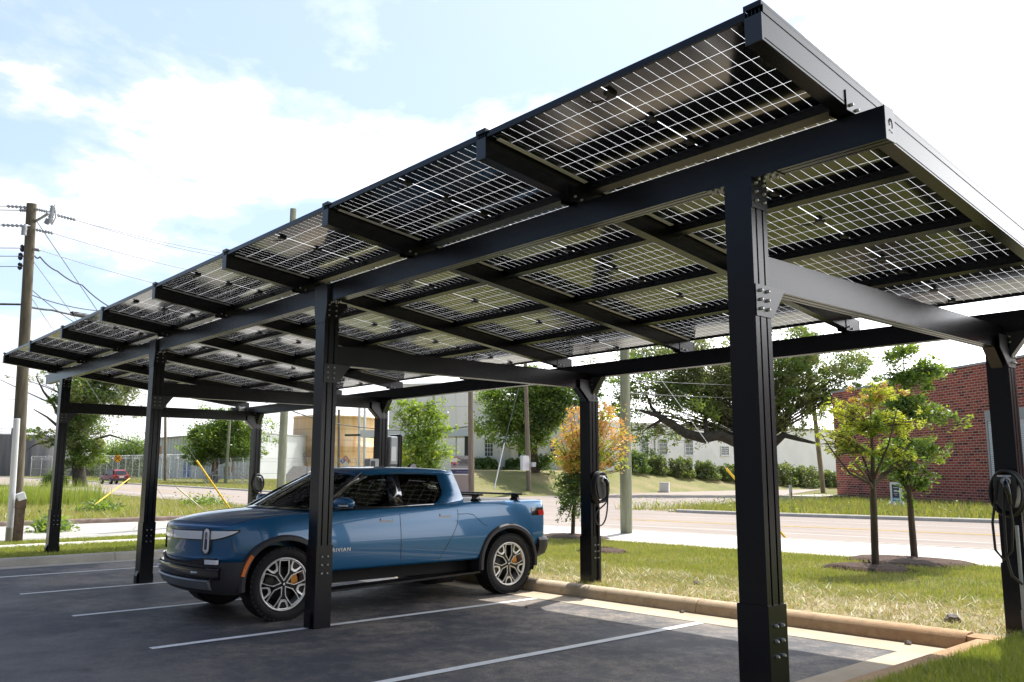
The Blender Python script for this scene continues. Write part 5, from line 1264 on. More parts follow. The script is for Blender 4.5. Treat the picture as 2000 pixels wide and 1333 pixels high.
for ch in CH3.children:
    if ch.name.startswith('cable_loop'):
        mb = MB(); mb.tube([(.04,-.16,-.05),(.06,-.17,-.3),(.03,-.16,-.55),(-.05,-.15,-.64),(-.12,-.14,-.55),(-.13,-.13,-.3),(-.06,-.12,.1)], .0125, 7); mb.tube([(0,-.14,.08),(-.01,-.17,-.2),(-.02,-.16,-.6),(.0,-.12,-.78),(.05,-.03,-.86)], .0125, 7)
        ch.data = mb.mesh('cable_loop'); ch.data.materials.append(RUB)
# conduits on the posts
for (x, y, lab) in ((WB+.05, S-PA/2-.02, 'black conduit running up the post with the charger, beside the pickup tail'),(WB-PB/2-.02, -.06, 'grey conduit at the foot of the near right post')):
    tag(MB().tube([(x,y,.0),(x,y,.55),(x,y,1.2)], .018, 8).tube([(x,y,-.05),(x,y,.42)], .026, 8).build('conduit', [RUB if x > WB else PORC]), lab, 'conduit')
y3 = 2*S
t = thing('solar_inverter', 'grey and black solar inverter on the far back post above the pickup roof', 'inverter', (WB+PB/2+.03, y3-.02, 1.95))
MB().bb((.0,-.14,-.42), (.19,.16,.42)).build('inverter_case', PORC, t, bevel=.03)
MB().bb((.19,-.17,-.45), (.27,.19,.47)).build('heat_sink', GLOSSB, t, bevel=.03)
MB().bb((.02,-.15,-.06), (.13,-.139,.22)).build('rating_plate', PLASW, t)
MB().bb((.01,-.15,-.42), (.17,-.139,-.12)).build('terminal_cover', BLACKM, t)
MB().tube([(.12,-.05,-.42),(.12,-.08,-.6),(.09,-.05,-.75)], .02, 7).build('inverter_cable', PORC, t)
t = thing('electric_box', 'small grey electric box on the left of the far back post', 'electric box', (WB-PB/2-.14, y3-.03, 1.80))
MB().bb((-.09,-.1,-.14), (.12,.1,.13)).build('box_case', PORC, t, bevel=.012)
MB().bb((-.06,-.108,-.06), (.03,-.101,.09)).build('box_window', BLACKM, t)
t = thing('floodlight', 'small white floodlight under the far end of the carport', 'floodlight', at(471,802,21.5))
MB().box((0,0,0), (.18,.12,.18)).build('lamp_head', PLASW, t, bevel=.02); MB().bb((-.25,-.05,-.05), (-.09,.05,.06)).build('bracket', BLACK, t)
# ------------------------------------------------------------------ buildings
m, N, L, b = nodes('red_brick'); v = objvec(N, L)
br = N.new('ShaderNodeTexBrick'); br.inputs['Scale'].default_value = 1; br.inputs['Brick Width'].default_value = .42; br.inputs['Row Height'].default_value = .145; br.inputs['Mortar Size'].default_value = .016; br.inputs['Bias'].default_value = -.1
br.inputs['Color1'].default_value = (.34,.075,.05,1); br.inputs['Color2'].default_value = (.23,.055,.042,1); br.inputs['Mortar'].default_value = (.46,.36,.30,1)
sp = N.new('ShaderNodeSeparateXYZ'); L.new(v, sp.inputs[0]); cb = N.new('ShaderNodeCombineXYZ'); L.new(sp.outputs[0], cb.inputs[0]); L.new(sp.outputs[2], cb.inputs[1]); L.new(cb.outputs[0], br.inputs['Vector'])
br2 = N.new('ShaderNodeTexWhiteNoise'); 
sn = N.new('ShaderNodeVectorMath'); sn.operation = 'SNAP'; sn.inputs[1].default_value = (.42,.145,1); L.new(cb.outputs[0], sn.inputs[0]); L.new(sn.outputs[0], br2.inputs['Vector'])
tone = ramp(N, L, br2.outputs['Value'], [(0, (.35,.4,.5)), (.18, (.55,.6,.65)), (.25, (.95,.95,.95)), (1, (1.25,1.2,1.15))])
c_ = mixc(N, L, br.outputs['Fac'], mixc(N, L, 1., br.outputs['Color'], tone, 'MULTIPLY'), br.outputs['Color'])
L.new(mixc(N, L, 1., c_, ramp(N, L, noise(N, L, v, .35, 5), [(.3, (.82,.82,.82)), (.7, (1.15,1.12,1.1))]), 'MULTIPLY'), b.inputs['Base Color']); b.inputs['Roughness'].default_value = .9; b.inputs['Specular IOR Level'].default_value = .2
BRICK = m
def house(name, label, cat, p0, p1, depth, z0, z1, m, cat2=None):
    """block whose front wall runs from p0 to p1 (seen left to right); local x along the wall, y back, origin at p0"""
    p0, p1 = Vector((*p0, 0)), Vector((*p1, 0)); dx = p1-p0; a = math.atan2(dx.y, dx.x)
    t = thing(name, label, cat, (p0.x, p0.y, z0), a); Ln = dx.length
    back = 1
    MB().bb((0,0,-1), (Ln, depth, z1-z0)).build('wall', m, t)
    return t, Ln
WALLW = mat('white_painted_wall', (.82,.81,.78), .85, var=.06, scale=.6, bump=.15, bscale=5)
m, N, L, b = nodes('stained_white_panels'); v = objvec(N, L); vs = objvec(N, L, (1,1,.10))
c1 = ramp(N, L, noise(N, L, vs, 1.1, 6, .7), [(.3, (.62,.58,.52)), (.45, (.78,.76,.72)), (.7, (.84,.82,.78))])
bk = N.new('ShaderNodeTexBrick'); bk.offset = 0; bk.inputs['Scale'].default_value = 1; bk.inputs['Brick Width'].default_value = 3.4; bk.inputs['Row Height'].default_value = 3.1; bk.inputs['Mortar Size'].default_value = .03
bk.inputs['Color1'].default_value = (1,1,1,1); bk.inputs['Color2'].default_value = (.93,.92,.9,1); bk.inputs['Mortar'].default_value = (.6,.58,.55,1)
sp = N.new('ShaderNodeSeparateXYZ'); L.new(v, sp.inputs[0]); cb = N.new('ShaderNodeCombineXYZ'); L.new(sp.outputs[0], cb.inputs[0]); L.new(sp.outputs[2], cb.inputs[1]); L.new(cb.outputs[0], bk.inputs['Vector'])
L.new(mixc(N, L, 1., c1, bk.outputs['Color'], 'MULTIPLY'), b.inputs['Base Color']); b.inputs['Roughness'].default_value = .9; PANELW = m
GLASSD = mat('window_glass', (.05,.075,.065), .08, spec=.6); FRW = mat('white_trim', (.74,.73,.70), .6); TRIMG = mat('grey_trim', (.35,.35,.34), .7)
def window(t, x, z, w, h, y=0, bars=(3,4)):
    fr = MB(); e = .07
    fr.bb((x-e, y-.06, z-e), (x+w+e, y-.005, z)); fr.bb((x-e, y-.06, z+h), (x+w+e, y-.005, z+h+e)); fr.bb((x-e, y-.058, z), (x, y-.005, z+h)); fr.bb((x+w, y-.058, z), (x+w+e, y-.005, z+h))
    for i in range(1, bars[0]): fr.bb((x+w*i/bars[0]-.02, y-.045, z), (x+w*i/bars[0]+.02, y-.02, z+h))
    for j in range(1, bars[1]): fr.bb((x, y-.043, z+h*j/bars[1]-.02), (x+w, y-.022, z+h*j/bars[1]+.02))
    fr.bb((x-.15, y-.12, z-e-.08), (x+w+.15, y-.006, z-e-.002))
    o = fr.build('window', FRW, t); MB().bb((x, y-.018, z), (x+w, y-.004, z+h)).build('pane', GLASSD, o); return o
# brick building on the right
bp0, bp1 = Vector((50.6, 26.6)), Vector((43.9, 15.4)); bd = (bp1-bp0).normalized(); be = bp0+bd*54
BB, Ln = house('brick_building', 'red brick building with a flat parapet behind the street trees', 'building', bp0, be, 22, -.2, 7.05, BRICK)
MB().bb((-.04,-.05,7.25), (6.6,22,7.37)).bb((6.6,-.05,7.5), (Ln+.1,22,7.62)).build('coping', TRIMG, BB)
MB().bb((6.6,0,7.25), (Ln,21.9,7.5)).build('parapet', BRICK, BB)
def along(u, d0):                                      # distance along the brick wall of photo column u
    p = at(u, 920, 1)-CAM; q = Vector((bp0.x-CAM.x, bp0.y-CAM.y)); r_ = Vector((p.x, p.y))
    det = bd.x*(-r_.y)-bd.y*(-r_.x); return ((-q.x)*(-r_.y)-(-q.y)*(-r_.x))/det
xs0 = along(1934, 0); xs1 = along(2090, 0)
SH = mat('roller_shutter', (.60,.62,.63), .6)
mb = MB(); z0s, z1s = 1.1, 4.5
for k in range(34): mb.bb((xs0+.15, -.03, z0s+k*.1), (xs1-.15, .0, z0s+k*.1+.085))
MB().bb((xs0, -.07, z1s), (xs1, -.003, z1s+.55)).bb((xs0, -.06, z0s-.15), (xs0+.13, -.003, z1s-.004)).bb((xs1-.13, -.06, z0s-.15), (xs1, -.003, z1s-.004)).build('shutter_frame', TRIMG, BB)
mb.build('roller_shutter', SH, BB)
MB().bb((7.5,-.04,6.2), (9.5,-.004,6.28)).build('lintel', TRIMG, BB)
c = Vector((50.0, 27.6)); sl = MB().prism([(-2.2,-1.6),(2.1,-1.2),(2.3,1.4),(-2.0,1.5)], -.3, .32, 'z').build('concrete_pad', CONC, None, loc=(48.2, 26.8, H(48,27)))
tag(sl, 'raised concrete pad at the left corner of the brick building', 'pad')
# sandwich board in front of the brick wall
sb = at(1752, 985, 43); ang = math.atan2(bd.y, bd.x); t = thing('sign_board', 'white framed dark blue sign board standing before the brick wall', 'sign', (sb.x, sb.y, H(sb.x, sb.y)+.05), ang)
MB().bb((-.44,-.04,.30), (-.30,.04,1.25)).bb((.30,-.04,.30), (.44,.04,1.25)).bb((-.299,-.035,1.15), (.299,.035,1.25)).build('frame', PLASW, t)
mb = MB()
for s in (-.37, .37): mb.prism([(s-.32,0),(s+.32,0),(s+.08,.32),(s-.08,.32)], -.06, .06, 'y').prism([(-.5,0),(.5,0),(.08,.30),(-.08,.30)], s-.05, s+.05, 'x')
mb.build('base', PLASW, t)
MB().bb((-.298,-.02,.50), (.298,.02,1.149)).build('sign_face', mat('sign_navy', (.012,.02,.055), .4), t); MB().bb((-.298,-.02,.30), (.298,.02,.498)).build('sign_foot', mat('sign_blue', (.08,.30,.50), .4), t)
mb = MB()
for z, w, h in ((.98,.36,.03),(.80,.30,.07),(.70,.36,.02),(.62,.2,.02),(.40,.4,.05)): mb.bb((-w/2,-.028,z), (w/2,-.021,z+h))
mb.build('sign_lines', PLASW, t)
# white office: tall block with porch, long low wing
def wallpt(u, d): x, y = spot(u, d); return (x, y)
OB, Ln = house('office_building', 'white painted office block with a porch and a long low wing behind the oak', 'building', wallpt(918, 80), wallpt(1150, 80), 14, 1.55, 8.2, WALLW)
MB().bb((-.1,-.12,6.60), (Ln+.1,14.1,6.82)).build('roof_edge', FRW, OB)
ppm = 80/FPX
def ox(u): return (u-918)*ppm
window(OB, ox(947), 1.55, .72, 1.52); window(OB, ox(1075), 1.5, .72, 1.5)
MB().bb((ox(985),-.04,.42), (ox(998),-.004,2.45)).build('door', mat('pale_door', (.60,.60,.57), .5), OB)
MB().bb((ox(983),-.05,.38), (ox(985),-.004,2.5)).bb((ox(998),-.05,.38), (ox(1000),-.004,2.5)).build('door_frame', FRW, OB)
MB().bb((ox(1012),-.03,1.5), (ox(1026),-.004,2.5)).build('window', GLASSD, OB)
mb = MB().prism([(-1.5,2.85),(-1.45,2.75),(0,3.0),(0,3.1)], ox(975), ox(1030), 'x')
for k in range(12): mb.bb((ox(975)+.02+k*.215,-1.56,2.58), (ox(975)+.2+k*.215,-1.53,2.84))
mb.build('awning', FRW, OB)
mb = MB()
for k in range(3): mb.bb((ox(976),-.4-.32*(3-k),-.3), (ox(1004),-.4-.32*(2-k)-.004,.13*(k+1)))
mb.bb((ox(974),-.4,-.3), (ox(1008),0,.40)); mb.build('steps', mat('grey_steps', (.27,.29,.31), .8), OB)
for u in (978, 1026): MB().tube([(ox(u),-1.4,.0), (ox(u),-1.4,2.75)], .05, 6).build('porch_post', FRW, OB)
p0, p1 = Vector((*wallpt(1150, 86), 0)), Vector((*wallpt(1500, 98), 0)); dx = p1-p0; ang = math.atan2(dx.y, dx.x)-OB.rotation_euler.z
o0 = Matrix.Rotation(-OB.rotation_euler.z, 3, 'Z') @ (p0-Vector((OB.location.x, OB.location.y, 0)))
WG = MB().bb((0,0,-1), (dx.length+14,12,5.05)).build('wing_wall', WALLW, OB); WG.location = o0; WG.rotation_euler = (0,0,ang)
MB().bb((-.1,-.14,5.05), (dx.length+14.1,12,5.25)).build('roof_edge', FRW, WG)
def wxu(u):                                            # position along the wing wall of photo column u
    q = at(u, 920, 1)-CAM; r_ = Vector((q.x, q.y)); e = Vector((dx.x, dx.y)).normalized(); s_ = Vector((p0.x-CAM.x, p0.y-CAM.y)); det = e.x*(-r_.y)-e.y*(-r_.x); return ((-s_.x)*(-r_.y)-(-s_.y)*(-r_.x))/det
for u0, u1 in ((1253,1266),(1288,1303),(1340,1354),(1410,1424)):
    a, b_ = wxu(u0), wxu(u1); window(WG, a, 1.95 if u0 < 1400 else 2.0, b_-a, 1.55 if u0 < 1400 else .9, bars=(2,4))
MB().tube([(wxu(1280),-.06,0),(wxu(1280),-.06,4.6)], .05, 6).build('downpipe', TRIMG, WG)
# far right: pale wall seen below the oak at the brick corner
t, Ln = house('storage_shed', 'pale low building glimpsed behind the leaning pole', 'building', wallpt(1560, 125), wallpt(1700, 118), 10, .3, 5.6, WALLW); MB().bb((-.1,-.1,5.3), (Ln+.1,10,5.5)).build('roof_edge', TRIMG, t)
# tall stained white building behind the cab
t, Ln = house('tall_white_building', 'tall windowless white panelled building with stains behind the truck cab', 'building', wallpt(757, 106), wallpt(945, 104), 30, .3, 12.3, PANELW)
MB().bb((-.1,-.12,12.0), (Ln+.1,30,12.25)).build('roof_edge', FRW, t); MB().bb((5.6,-.05,2), (5.9,-.004,12)).build('downpipe', TRIMG, t)
# loading canopy on columns
cx0, cx1 = wallpt(702, 92), wallpt(932, 88); t, Ln = None, None
p0, p1 = Vector((*cx0, 0)), Vector((*cx1, 0)); dx = p1-p0; t = thing('loading_canopy', 'long flat white canopy on dark columns in front of the tall white building', 'canopy', (p0.x, p0.y, .2), math.atan2(dx.y, dx.x)); Ln = dx.length
MB().bb((0,0,5.1), (Ln,5,5.85)).build('canopy_roof', PLASW, t)
MB().bb((-1.9,0,5.25), (-.004,.4,5.45)).build('arm', mat('dark_steel', (.05,.05,.05), .6), t)
for x in (Ln*.1, Ln*.5, Ln*.885): MB().bb((x-.25,1,-.2), (x+.25,1.5,5.09)).build('canopy_post', mat('dark_steel', (.05,.05,.05), .6), t)
for x in (Ln*.81, Ln*.955): MB().tube([(x-.4,.5,0),(x,.5,3.2),(x,.5,5.1)], .05, 5).tube([(x+.4,.5,0),(x,.5,3.2)], .05, 5).build('hanger', TRIMG, t)
# rusty tank
m, N, L, b = nodes('rusty_tank_paint'); v = objvec(N, L); vs = objvec(N, L, (1,1,.12))
c1 = ramp(N, L, noise(N, L, vs, .75, 7, .7), [(.28, (.55,.27,.11)), (.45, (.72,.47,.25)), (.62, (.75,.58,.37)), (.8, (.76,.68,.54))])
bk = N.new('ShaderNodeTexWave'); bk.wave_type = 'BANDS'; bk.bands_direction = 'Z'; bk.inputs['Scale'].default_value = .16; L.new(v, bk.inputs['Vector'])
L.new(mixc(N, L, 1., c1, ramp(N, L, bk.outputs['Fac'], [(0, (.8,.8,.8)), (.05, (1,1,1))]), 'MULTIPLY'), b.inputs['Base Color']); b.inputs['Roughness'].default_value = .85; RUST = m
c = at(652, 900, 158); t = thing('rusty_tank', 'large round storage tank with rust streaks beyond the fence', 'tank', (c.x, c.y, 1.2))
MB().lathe([(0,10.4),(7.55,10.3),(7.6,10.2),(7.6,10.0),(7.52,10.0),(7.52,4.9),(7.6,4.85),(7.6,4.75),(7.52,4.7),(7.52,-1)], 64).build('tank_shell', RUST, t)
mb = MB()
for k in range(18):
    a = R(188+k*2.8); rr_ = 8.0; q = Vector((rr_*math.cos(a), rr_*math.sin(a), .3+k*.42)); mb.box(q, (.9,.9,.07))
mb.tube([(8.4*math.cos(R(188+k*2.8)), 8.4*math.sin(R(188+k*2.8)), 1.3+k*.42) for k in range(19)], .05, 5); mb.build('stair', TRIMG, t)
mb = MB()
mb.tube([(7.4*math.cos(a), 7.4*math.sin(a), 11.1) for a in np.linspace(0, 6.283, 50)], .03, 4)
for a in np.linspace(0, 6.283, 26)[:-1]: mb.tube([(7.4*math.cos(a), 7.4*math.sin(a), 10.3), (7.4*math.cos(a), 7.4*math.sin(a), 11.1)], .03, 4)
mb.build('railing', TRIMG, t)
# dark tank at far left
m, N, L, b = nodes('dark_streaked_tank'); vs = objvec(N, L, (1,1,.06))
L.new(ramp(N, L, noise(N, L, vs, .5, 6, .7), [(.35, (.055,.06,.075)), (.55, (.12,.12,.125)), (.7, (.24,.23,.22))]), b.inputs['Base Color']); b.inputs['Roughness'].default_value = .8
c = at(20, 930, 165); t = thing('dark_tank', 'broad dark streaked storage tank at far left behind the big pole', 'tank', (c.x, c.y, .5))
MB().lathe([(0,7.9),(12.4,7.7),(12.5,7.5),(12.5,-1)], 64).build('tank_shell', m, t)
mb = MB(); mb.tube([(12.3*math.cos(a), 12.3*math.sin(a), 8.7) for a in np.linspace(0, 6.283, 60)], .04, 4)
for a in np.linspace(0, 6.283, 40)[:-1]: mb.tube([(12.3*math.cos(a), 12.3*math.sin(a), 7.6), (12.3*math.cos(a), 12.3*math.sin(a), 8.7)], .04, 4)
mb.build('railing', TRIMG, t)
q = -(RT*0+FW); MB().tube([(-2,-9,7.5),(-2,-9,8.8),(-1.2,-9.2,9.1),(-.7,-9.3,8.7)], .3, 8).build('vent_pipe', mat('dark_steel', (.05,.05,.05), .6), t)
# concrete yard wall behind the fence, steel warehouse
def longbox(name, label, cat, pa, pb, th, z0, z1, m):
    p0, p1 = Vector((*pa, 0)), Vector((*pb, 0)); d_ = p1-p0; t = thing(name, label, cat, (p0.x, p0.y, z0), math.atan2(d_.y, d_.x)); return t, d_.length
m, N, L, b = nodes('two_tone_wall'); v = objvec(N, L); sp = N.new('ShaderNodeSeparateXYZ'); L.new(v, sp.inputs[0])
c1 = ramp(N, L, sp.outputs[2], [(.0, (.15,.115,.085)), (.495, (.15,.115,.085)), (.505, (.30,.30,.29))])
N_ = [n_ for n_ in N if n_.type == 'VALTORGB'][0]; mp_ = N.new('ShaderNodeMapRange'); mp_.inputs[2].default_value = 4; L.new(sp.outputs[2], mp_.inputs[0]); L.new(mp_.outputs[0], N_.inputs[0])
L.new(mixc(N, L, 1., c1, ramp(N, L, noise(N, L, v, .5, 6, .7), [(.3, (.75,.75,.75)), (.7, (1.15,1.15,1.15))]), 'MULTIPLY'), b.inputs['Base Color']); b.inputs['Roughness'].default_value = .9
t, Ln = longbox('yard_wall', 'long two tone concrete yard wall behind the barbed fence', 'wall', wallpt(60, 168), wallpt(318, 160), .4, .6, 4, m); MB().bb((0,0,-.5), (Ln,.4,3.9)).build('wall', m, t)
m, N, L, b = nodes('ribbed_steel'); v = objvec(N, L); wv = N.new('ShaderNodeTexWave'); wv.wave_type = 'BANDS'; wv.bands_direction = 'X'; wv.inputs['Scale'].default_value = .55; L.new(v, wv.inputs['Vector'])
L.new(ramp(N, L, wv.outputs['Fac'], [(.0, (.42,.44,.44)), (.2, (.56,.58,.57)), (1, (.60,.62,.61))]), b.inputs['Base Color']); b.inputs['Roughness'].default_value = .6
t, Ln = longbox('steel_warehouse', 'pale ribbed steel warehouse with a blue door', 'building', wallpt(296, 142), wallpt(508, 137), 30, .5, 8, m)
MB().prism([(0,-1),(Ln,-1),(Ln,7.1),(Ln*.5,6.9),(0,6.3)], 0, 30, 'y').build('wall', m, t)
MB().prism([(-.2,6.31),(Ln*.5,6.91),(Ln+.2,7.11),(Ln+.2,7.35),(Ln*.5,7.15),(-.2,6.55)], -.3, 30.2, 'y').build('roof', TRIMG, t)
x = (366-296)/FPX*142*1.02; MB().bb((x,-.06,.2), (x+1.25,-.004,2.5)).build('door', mat('blue_door', (.03,.13,.38), .5), t)
x = (304-296)/FPX*142; MB().bb((x,-.05,3.6), (x+.9,-.004,5.2)).build('wall_vent', mat('orange_patch', (.55,.22,.08), .6), t)
t, Ln = longbox('far_block', 'pale block building far behind the trees by the far back post', 'building', wallpt(505, 175), wallpt(570, 172), 10, .5, 10, WALLW); MB().bb((0,0,-1), (Ln,12,7.0)).build('wall', WALLW, t); MB().bb((-.1,-.1,7.0), (Ln+.1,12,7.2)).build('roof', TRIMG, t)
# gravel bank below the tank
GRAV = mat('gravel_bank_stone', (.13,.115,.10), .95, c2=(.33,.31,.28), scale=14, detail=8, bump=.8, bscale=30)
p0, p1 = Vector((*wallpt(540, 118), 0)), Vector((*wallpt(775, 108), 0)); dx = p1-p0; o = MB().prism([(0,-.6),(3.2,2.15),(9,2.2),(12,-.6)], 0, dx.length, 'x').build('gravel_bank', GRAV, None)
o.location = (p0.x, p0.y, .2); o.rotation_euler = (0,0,math.atan2(dx.y, dx.x)); struct(o)
# ------------------------------------------------------------------ fence with coiled wire
def fence(label, pts, hgt, coil=True, step=3.0):
    t = thing('chainlink_fence', label, 'fence', (*pts[0], H(*pts[0])+.05)); o0 = Vector(t.location); mesh_ = MB(); co_ = MB()
    for (a, b_) in zip(pts, pts[1:]):
        a, b_ = Vector((*a, 0)), Vector((*b_, 0)); n_ = max(1, round((b_-a).length/step)); d_ = (b_-a)/n_
        for k in range(n_+1):
            q = a+d_*k; q.z = H(q.x, q.y)
            MB().tube([q-o0, q-o0+Vector((0,0,hgt)), q-o0+Vector((0,.25,hgt+.45))], .045, 6).build('fence_post', GALV, t)
        L_ = (b_-a).length; dd = (b_-a).normalized()
        for z in (.1, hgt*.5, hgt, hgt+.2, hgt+.4): mesh_.tube([a+Vector((0,0,H(a.x,a.y)+z))-o0, b_+Vector((0,0,H(b_.x,b_.y)+z))-o0], .016, 4)
        k = 0
        sp_ = .34
        while k*sp_ < L_-hgt*.0:
            s0 = k*sp_
            for e in (1, -1):
                s1 = s0+e*hgt*.8
                f0, f1 = 0, hgt
                if s1 > L_: f1 = hgt*(L_-s0)/(s1-s0) if s1 != s0 else hgt; s1 = L_
                if s1 < 0: f1 = hgt*(s0)/(s0-s1); s1 = 0
                q0, q1 = a+dd*s0, a+dd*s1
                mesh_.tube([q0+Vector((0,0,H(q0.x,q0.y)+f0))-o0, q1+Vector((0,0,H(q1.x,q1.y)+f1))-o0], .006, 3, caps=False)
            k += 1
        if coil:
            m_ = int(L_/.075); co_.tube([a+dd*(L_*i/m_)+Vector((0,0,H(a.x+dd.x*L_*i/m_, a.y+dd.y*L_*i/m_)+hgt+.42+.30*math.sin(i*.62)))+Vector((-dd.y,dd.x,0))*(.30*math.cos(i*.62))-o0 for i in range(m_+1)], .022, 3, caps=False)
    mesh_.build('chainlink_mesh', GALV, t, fixn=False)
    if coil: co_.build('wire_coil', GALV, t, fixn=False)
    return t
fence('chain link fence topped with coiled razor wire along the far road', [wallpt(60, 150), wallpt(185, 142), wallpt(300, 122), wallpt(400, 108)], 2.9)
fence('plain chain link fence continuing right toward the tank', [wallpt(405, 107.5), wallpt(500, 98), wallpt(600, 94), wallpt(745, 92)], 2.6, False, 3.4)
# ------------------------------------------------------------------ signs, machine, boxes
c = at(230, 896, 106); zg = H(c.x, c.y); t = thing('rail_crossing_sign', 'round yellow rail crossing warning sign on a post', 'sign', (c.x, c.y, zg), math.atan2(RT.y, RT.x))
zc = c.z-zg; MB().tube([(0,.04,-.2),(0,.04,zc+.3)], .04, 6).build('sign_post', GALV, t)
s_ = MB().lathe([(0,-.012),(.46,-.012),(.46,.012),(0,.012)], 32, (0,0,zc), 'y').build('sign_disc', mat('sign_amber', (.80,.36,.02), .5), t)
K_ = mat('sign_black', (.01,.01,.01), .5); mb = MB()
for a in (45, -45): mb.box((0,-.018,zc), (.86,.006,.085), 0, Matrix.Rotation(R(a), 4, 'Y'))
mb.build('cross_mark', K_, s_)
for x in (-.27, .27):
    tm = text_mesh('R', .26, .004); tm.transform(Matrix.Translation((x, -.016, zc)) @ Matrix.Rotation(R(90), 4, 'X')); link('letter', tm, K_, s_)
# hazard diamond on the bank
c = at(675, 901, 104); zg = 1.6; t = thing('hazard_diamond', 'hazard diamond sign with blue 2, red 4 and yellow 3', 'sign', (c.x, c.y, c.z), math.atan2(RT.y, RT.x))
for (dx_, dz_, col, n_, tc_) in ((-.36,0,(.03,.10,.32),'2',(.8,.8,.8)),(0,.36,(.50,.16,.14),'4',(.75,.6,.58)),(.36,0,(.72,.42,.18),'3',(.06,.05,.04)),(0,-.36,(.75,.74,.72),'',None)):
    q = MB().prism([(dx_-.345,dz_),(dx_,dz_+.345),(dx_+.345,dz_),(dx_,dz_-.345)], -.01, .01, 'y').build('diamond', mat('diamond_%d' % int(col[0]*1000), col, .5), t)
    if n_:
        tm = text_mesh(n_, .44, .004, bold=.012); tm.transform(Matrix.Translation((dx_, -.016, dz_)) @ Matrix.Rotation(R(90), 4, 'X')); link('numeral', tm, mat('numeral_%d' % int(col[0]*1000), tc_, .5), q)
MB().tube([(0,.05,-2.2),(0,.05,.5)], .04, 6).build('sign_post', GALV, t)
# company sign
c = at(908, 915, 60); gz = bank(c.x, c.y)+.1; t = thing('company_sign', 'grey company sign with a red and blue shield over a navy strip', 'sign', (c.x, c.y, gz), math.atan2(RT.y, RT.x))
pp = 60/FPX; X_ = lambda u: (u-908)*pp; Z_ = lambda v: at(908, v, 60).z-gz
SG = mat('sign_grey', (.34,.33,.33), .6); NAVY = mat('sign_navy_strip', (.045,.04,.14), .5); MAR = mat('shield_red', (.45,.03,.04), .5)
MB().bb((X_(881),-.05,Z_(915)), (X_(917.3),.2,Z_(890.5))).build('sign_panel', SG, t)
MB().bb((X_(881),-.04,Z_(926)), (X_(918.5),.2,Z_(917.2))).build('name_strip', NAVY, t)
MB().bb((X_(881),-.06,Z_(917.1)), (X_(918.5),.22,Z_(915.1))).bb((X_(881),-.06,Z_(928)), (X_(918.5),.22,Z_(926.1))).build('sign_rail', FRW, t)
MB().bb((X_(882),-.02,-.3), (X_(917),.18,Z_(928.1))).build('brick_base', mat('sign_base', (.36,.30,.28), .9), t)
sx0, sy0, sw, sh = X_(887.8), Z_(903), .245, .31
shp = [(-1,1),(-.5,1.08),(0,1),(.5,1.08),(1,1),(1,-.3),(.6,-.75),(0,-1.05),(-.6,-.75),(-1,-.3)]
o = MB().prism([(sx0+a*sw, sy0+b_*sh) for a, b_ in shp], -.072, -.051, 'y').build('shield', MAR, t)
MB().prism([(sx0+a*sw*.84, sy0+b_*sh*.86) for a, b_ in shp], -.078, -.0725, 'y').build('shield_field', FRW, o)
MB().bb((sx0-sw*.84,-.083,sy0-.13), (sx0+sw*.84,-.0785,sy0+.0)).build('shield_band', MAR, o)
MB().prism([(sx0+a*sw*.8, sy0+b_*sh*.84) for a, b_ in [(.75,-.52),(.5,-.76),(0,-1.0),(-.5,-.76),(-.75,-.52)]], -.083, -.0785, 'y').build('shield_point', NAVY, o)
tm = text_mesh('COLONIAL', .07, .003); tm.transform(Matrix.Translation((sx0, -.086, sy0-.065)) @ Matrix.Rotation(R(90), 4, 'X')); link('shield_lettering', tm, FRW, o)
for body_, z, sz in (('Colonial', 899.2, .30), ('Terminals, Inc.', 903.8, .26)):
    tm = text_mesh(body_, sz, .004, align='LEFT', bold=.004); tm.transform(Matrix.Translation((X_(894.8), -.056, Z_(z))) @ Matrix.Rotation(R(90), 4, 'X') @ Matrix.Diagonal((.86 if sz < .28 else .9,1,1,1))); link('lettering', tm, K_, t)
MB().bb((X_(895),-.056,Z_(907.6)), (X_(915),-.0505,Z_(906.8))).bb((X_(895),-.056,Z_(909.8)), (X_(915),-.0505,Z_(909.1))).build('small_lettering', K_, t)
tm = text_mesh('Front Street', .17, .004); tm.transform(Matrix.Translation((X_(904), -.046, Z_(921.8))) @ Matrix.Rotation(R(90), 4, 'X')); link('street_lettering', tm, SG, t)
# wheeled machine under the bushy tree
c = at(440, 936, 107); t = thing('old_machine', 'old steel wheeled machine with spoked wheels under the bushy tree', 'machine', (c.x, c.y, H(c.x, c.y)+.1), math.atan2(RT.y, RT.x)+.25)
RUSTM = mat('old_grey_iron', (.50,.49,.47), .8, var=.35, scale=3)
for x, y, r_ in ((1.55,-.7,.85),(2.55,.7,.85),(-1.9,-.6,.5),(-1.2,.6,.5)):
    mb = MB(); mb.lathe([(r_,-.09),(r_,.09),(r_-.09,.09),(r_-.09,-.09),(r_,-.09)], 28, (x,y,r_), 'y'); mb.lathe([(0,-.12),(.11,-.12),(.11,.12),(0,.12)], 10, (x,y,r_), 'y')
    for k in range(8):
        a = k*math.pi/4; mb.tube([(x,y,r_), (x+(r_-.05)*math.cos(a),y,r_+(r_-.05)*math.sin(a))], .03, 5)
    mb.build('spoked_wheel', RUSTM, t)
MB().bb((-2.3,-.4,.75), (2.2,.4,.95)).tube([(-1.8,0,.95),(-.4,0,2.0),(.6,0,1.1)], .09, 6).tube([(-1.0,.2,.9),(-1.4,-.3,0)], .06, 6).build('machine_frame', RUSTM, t)
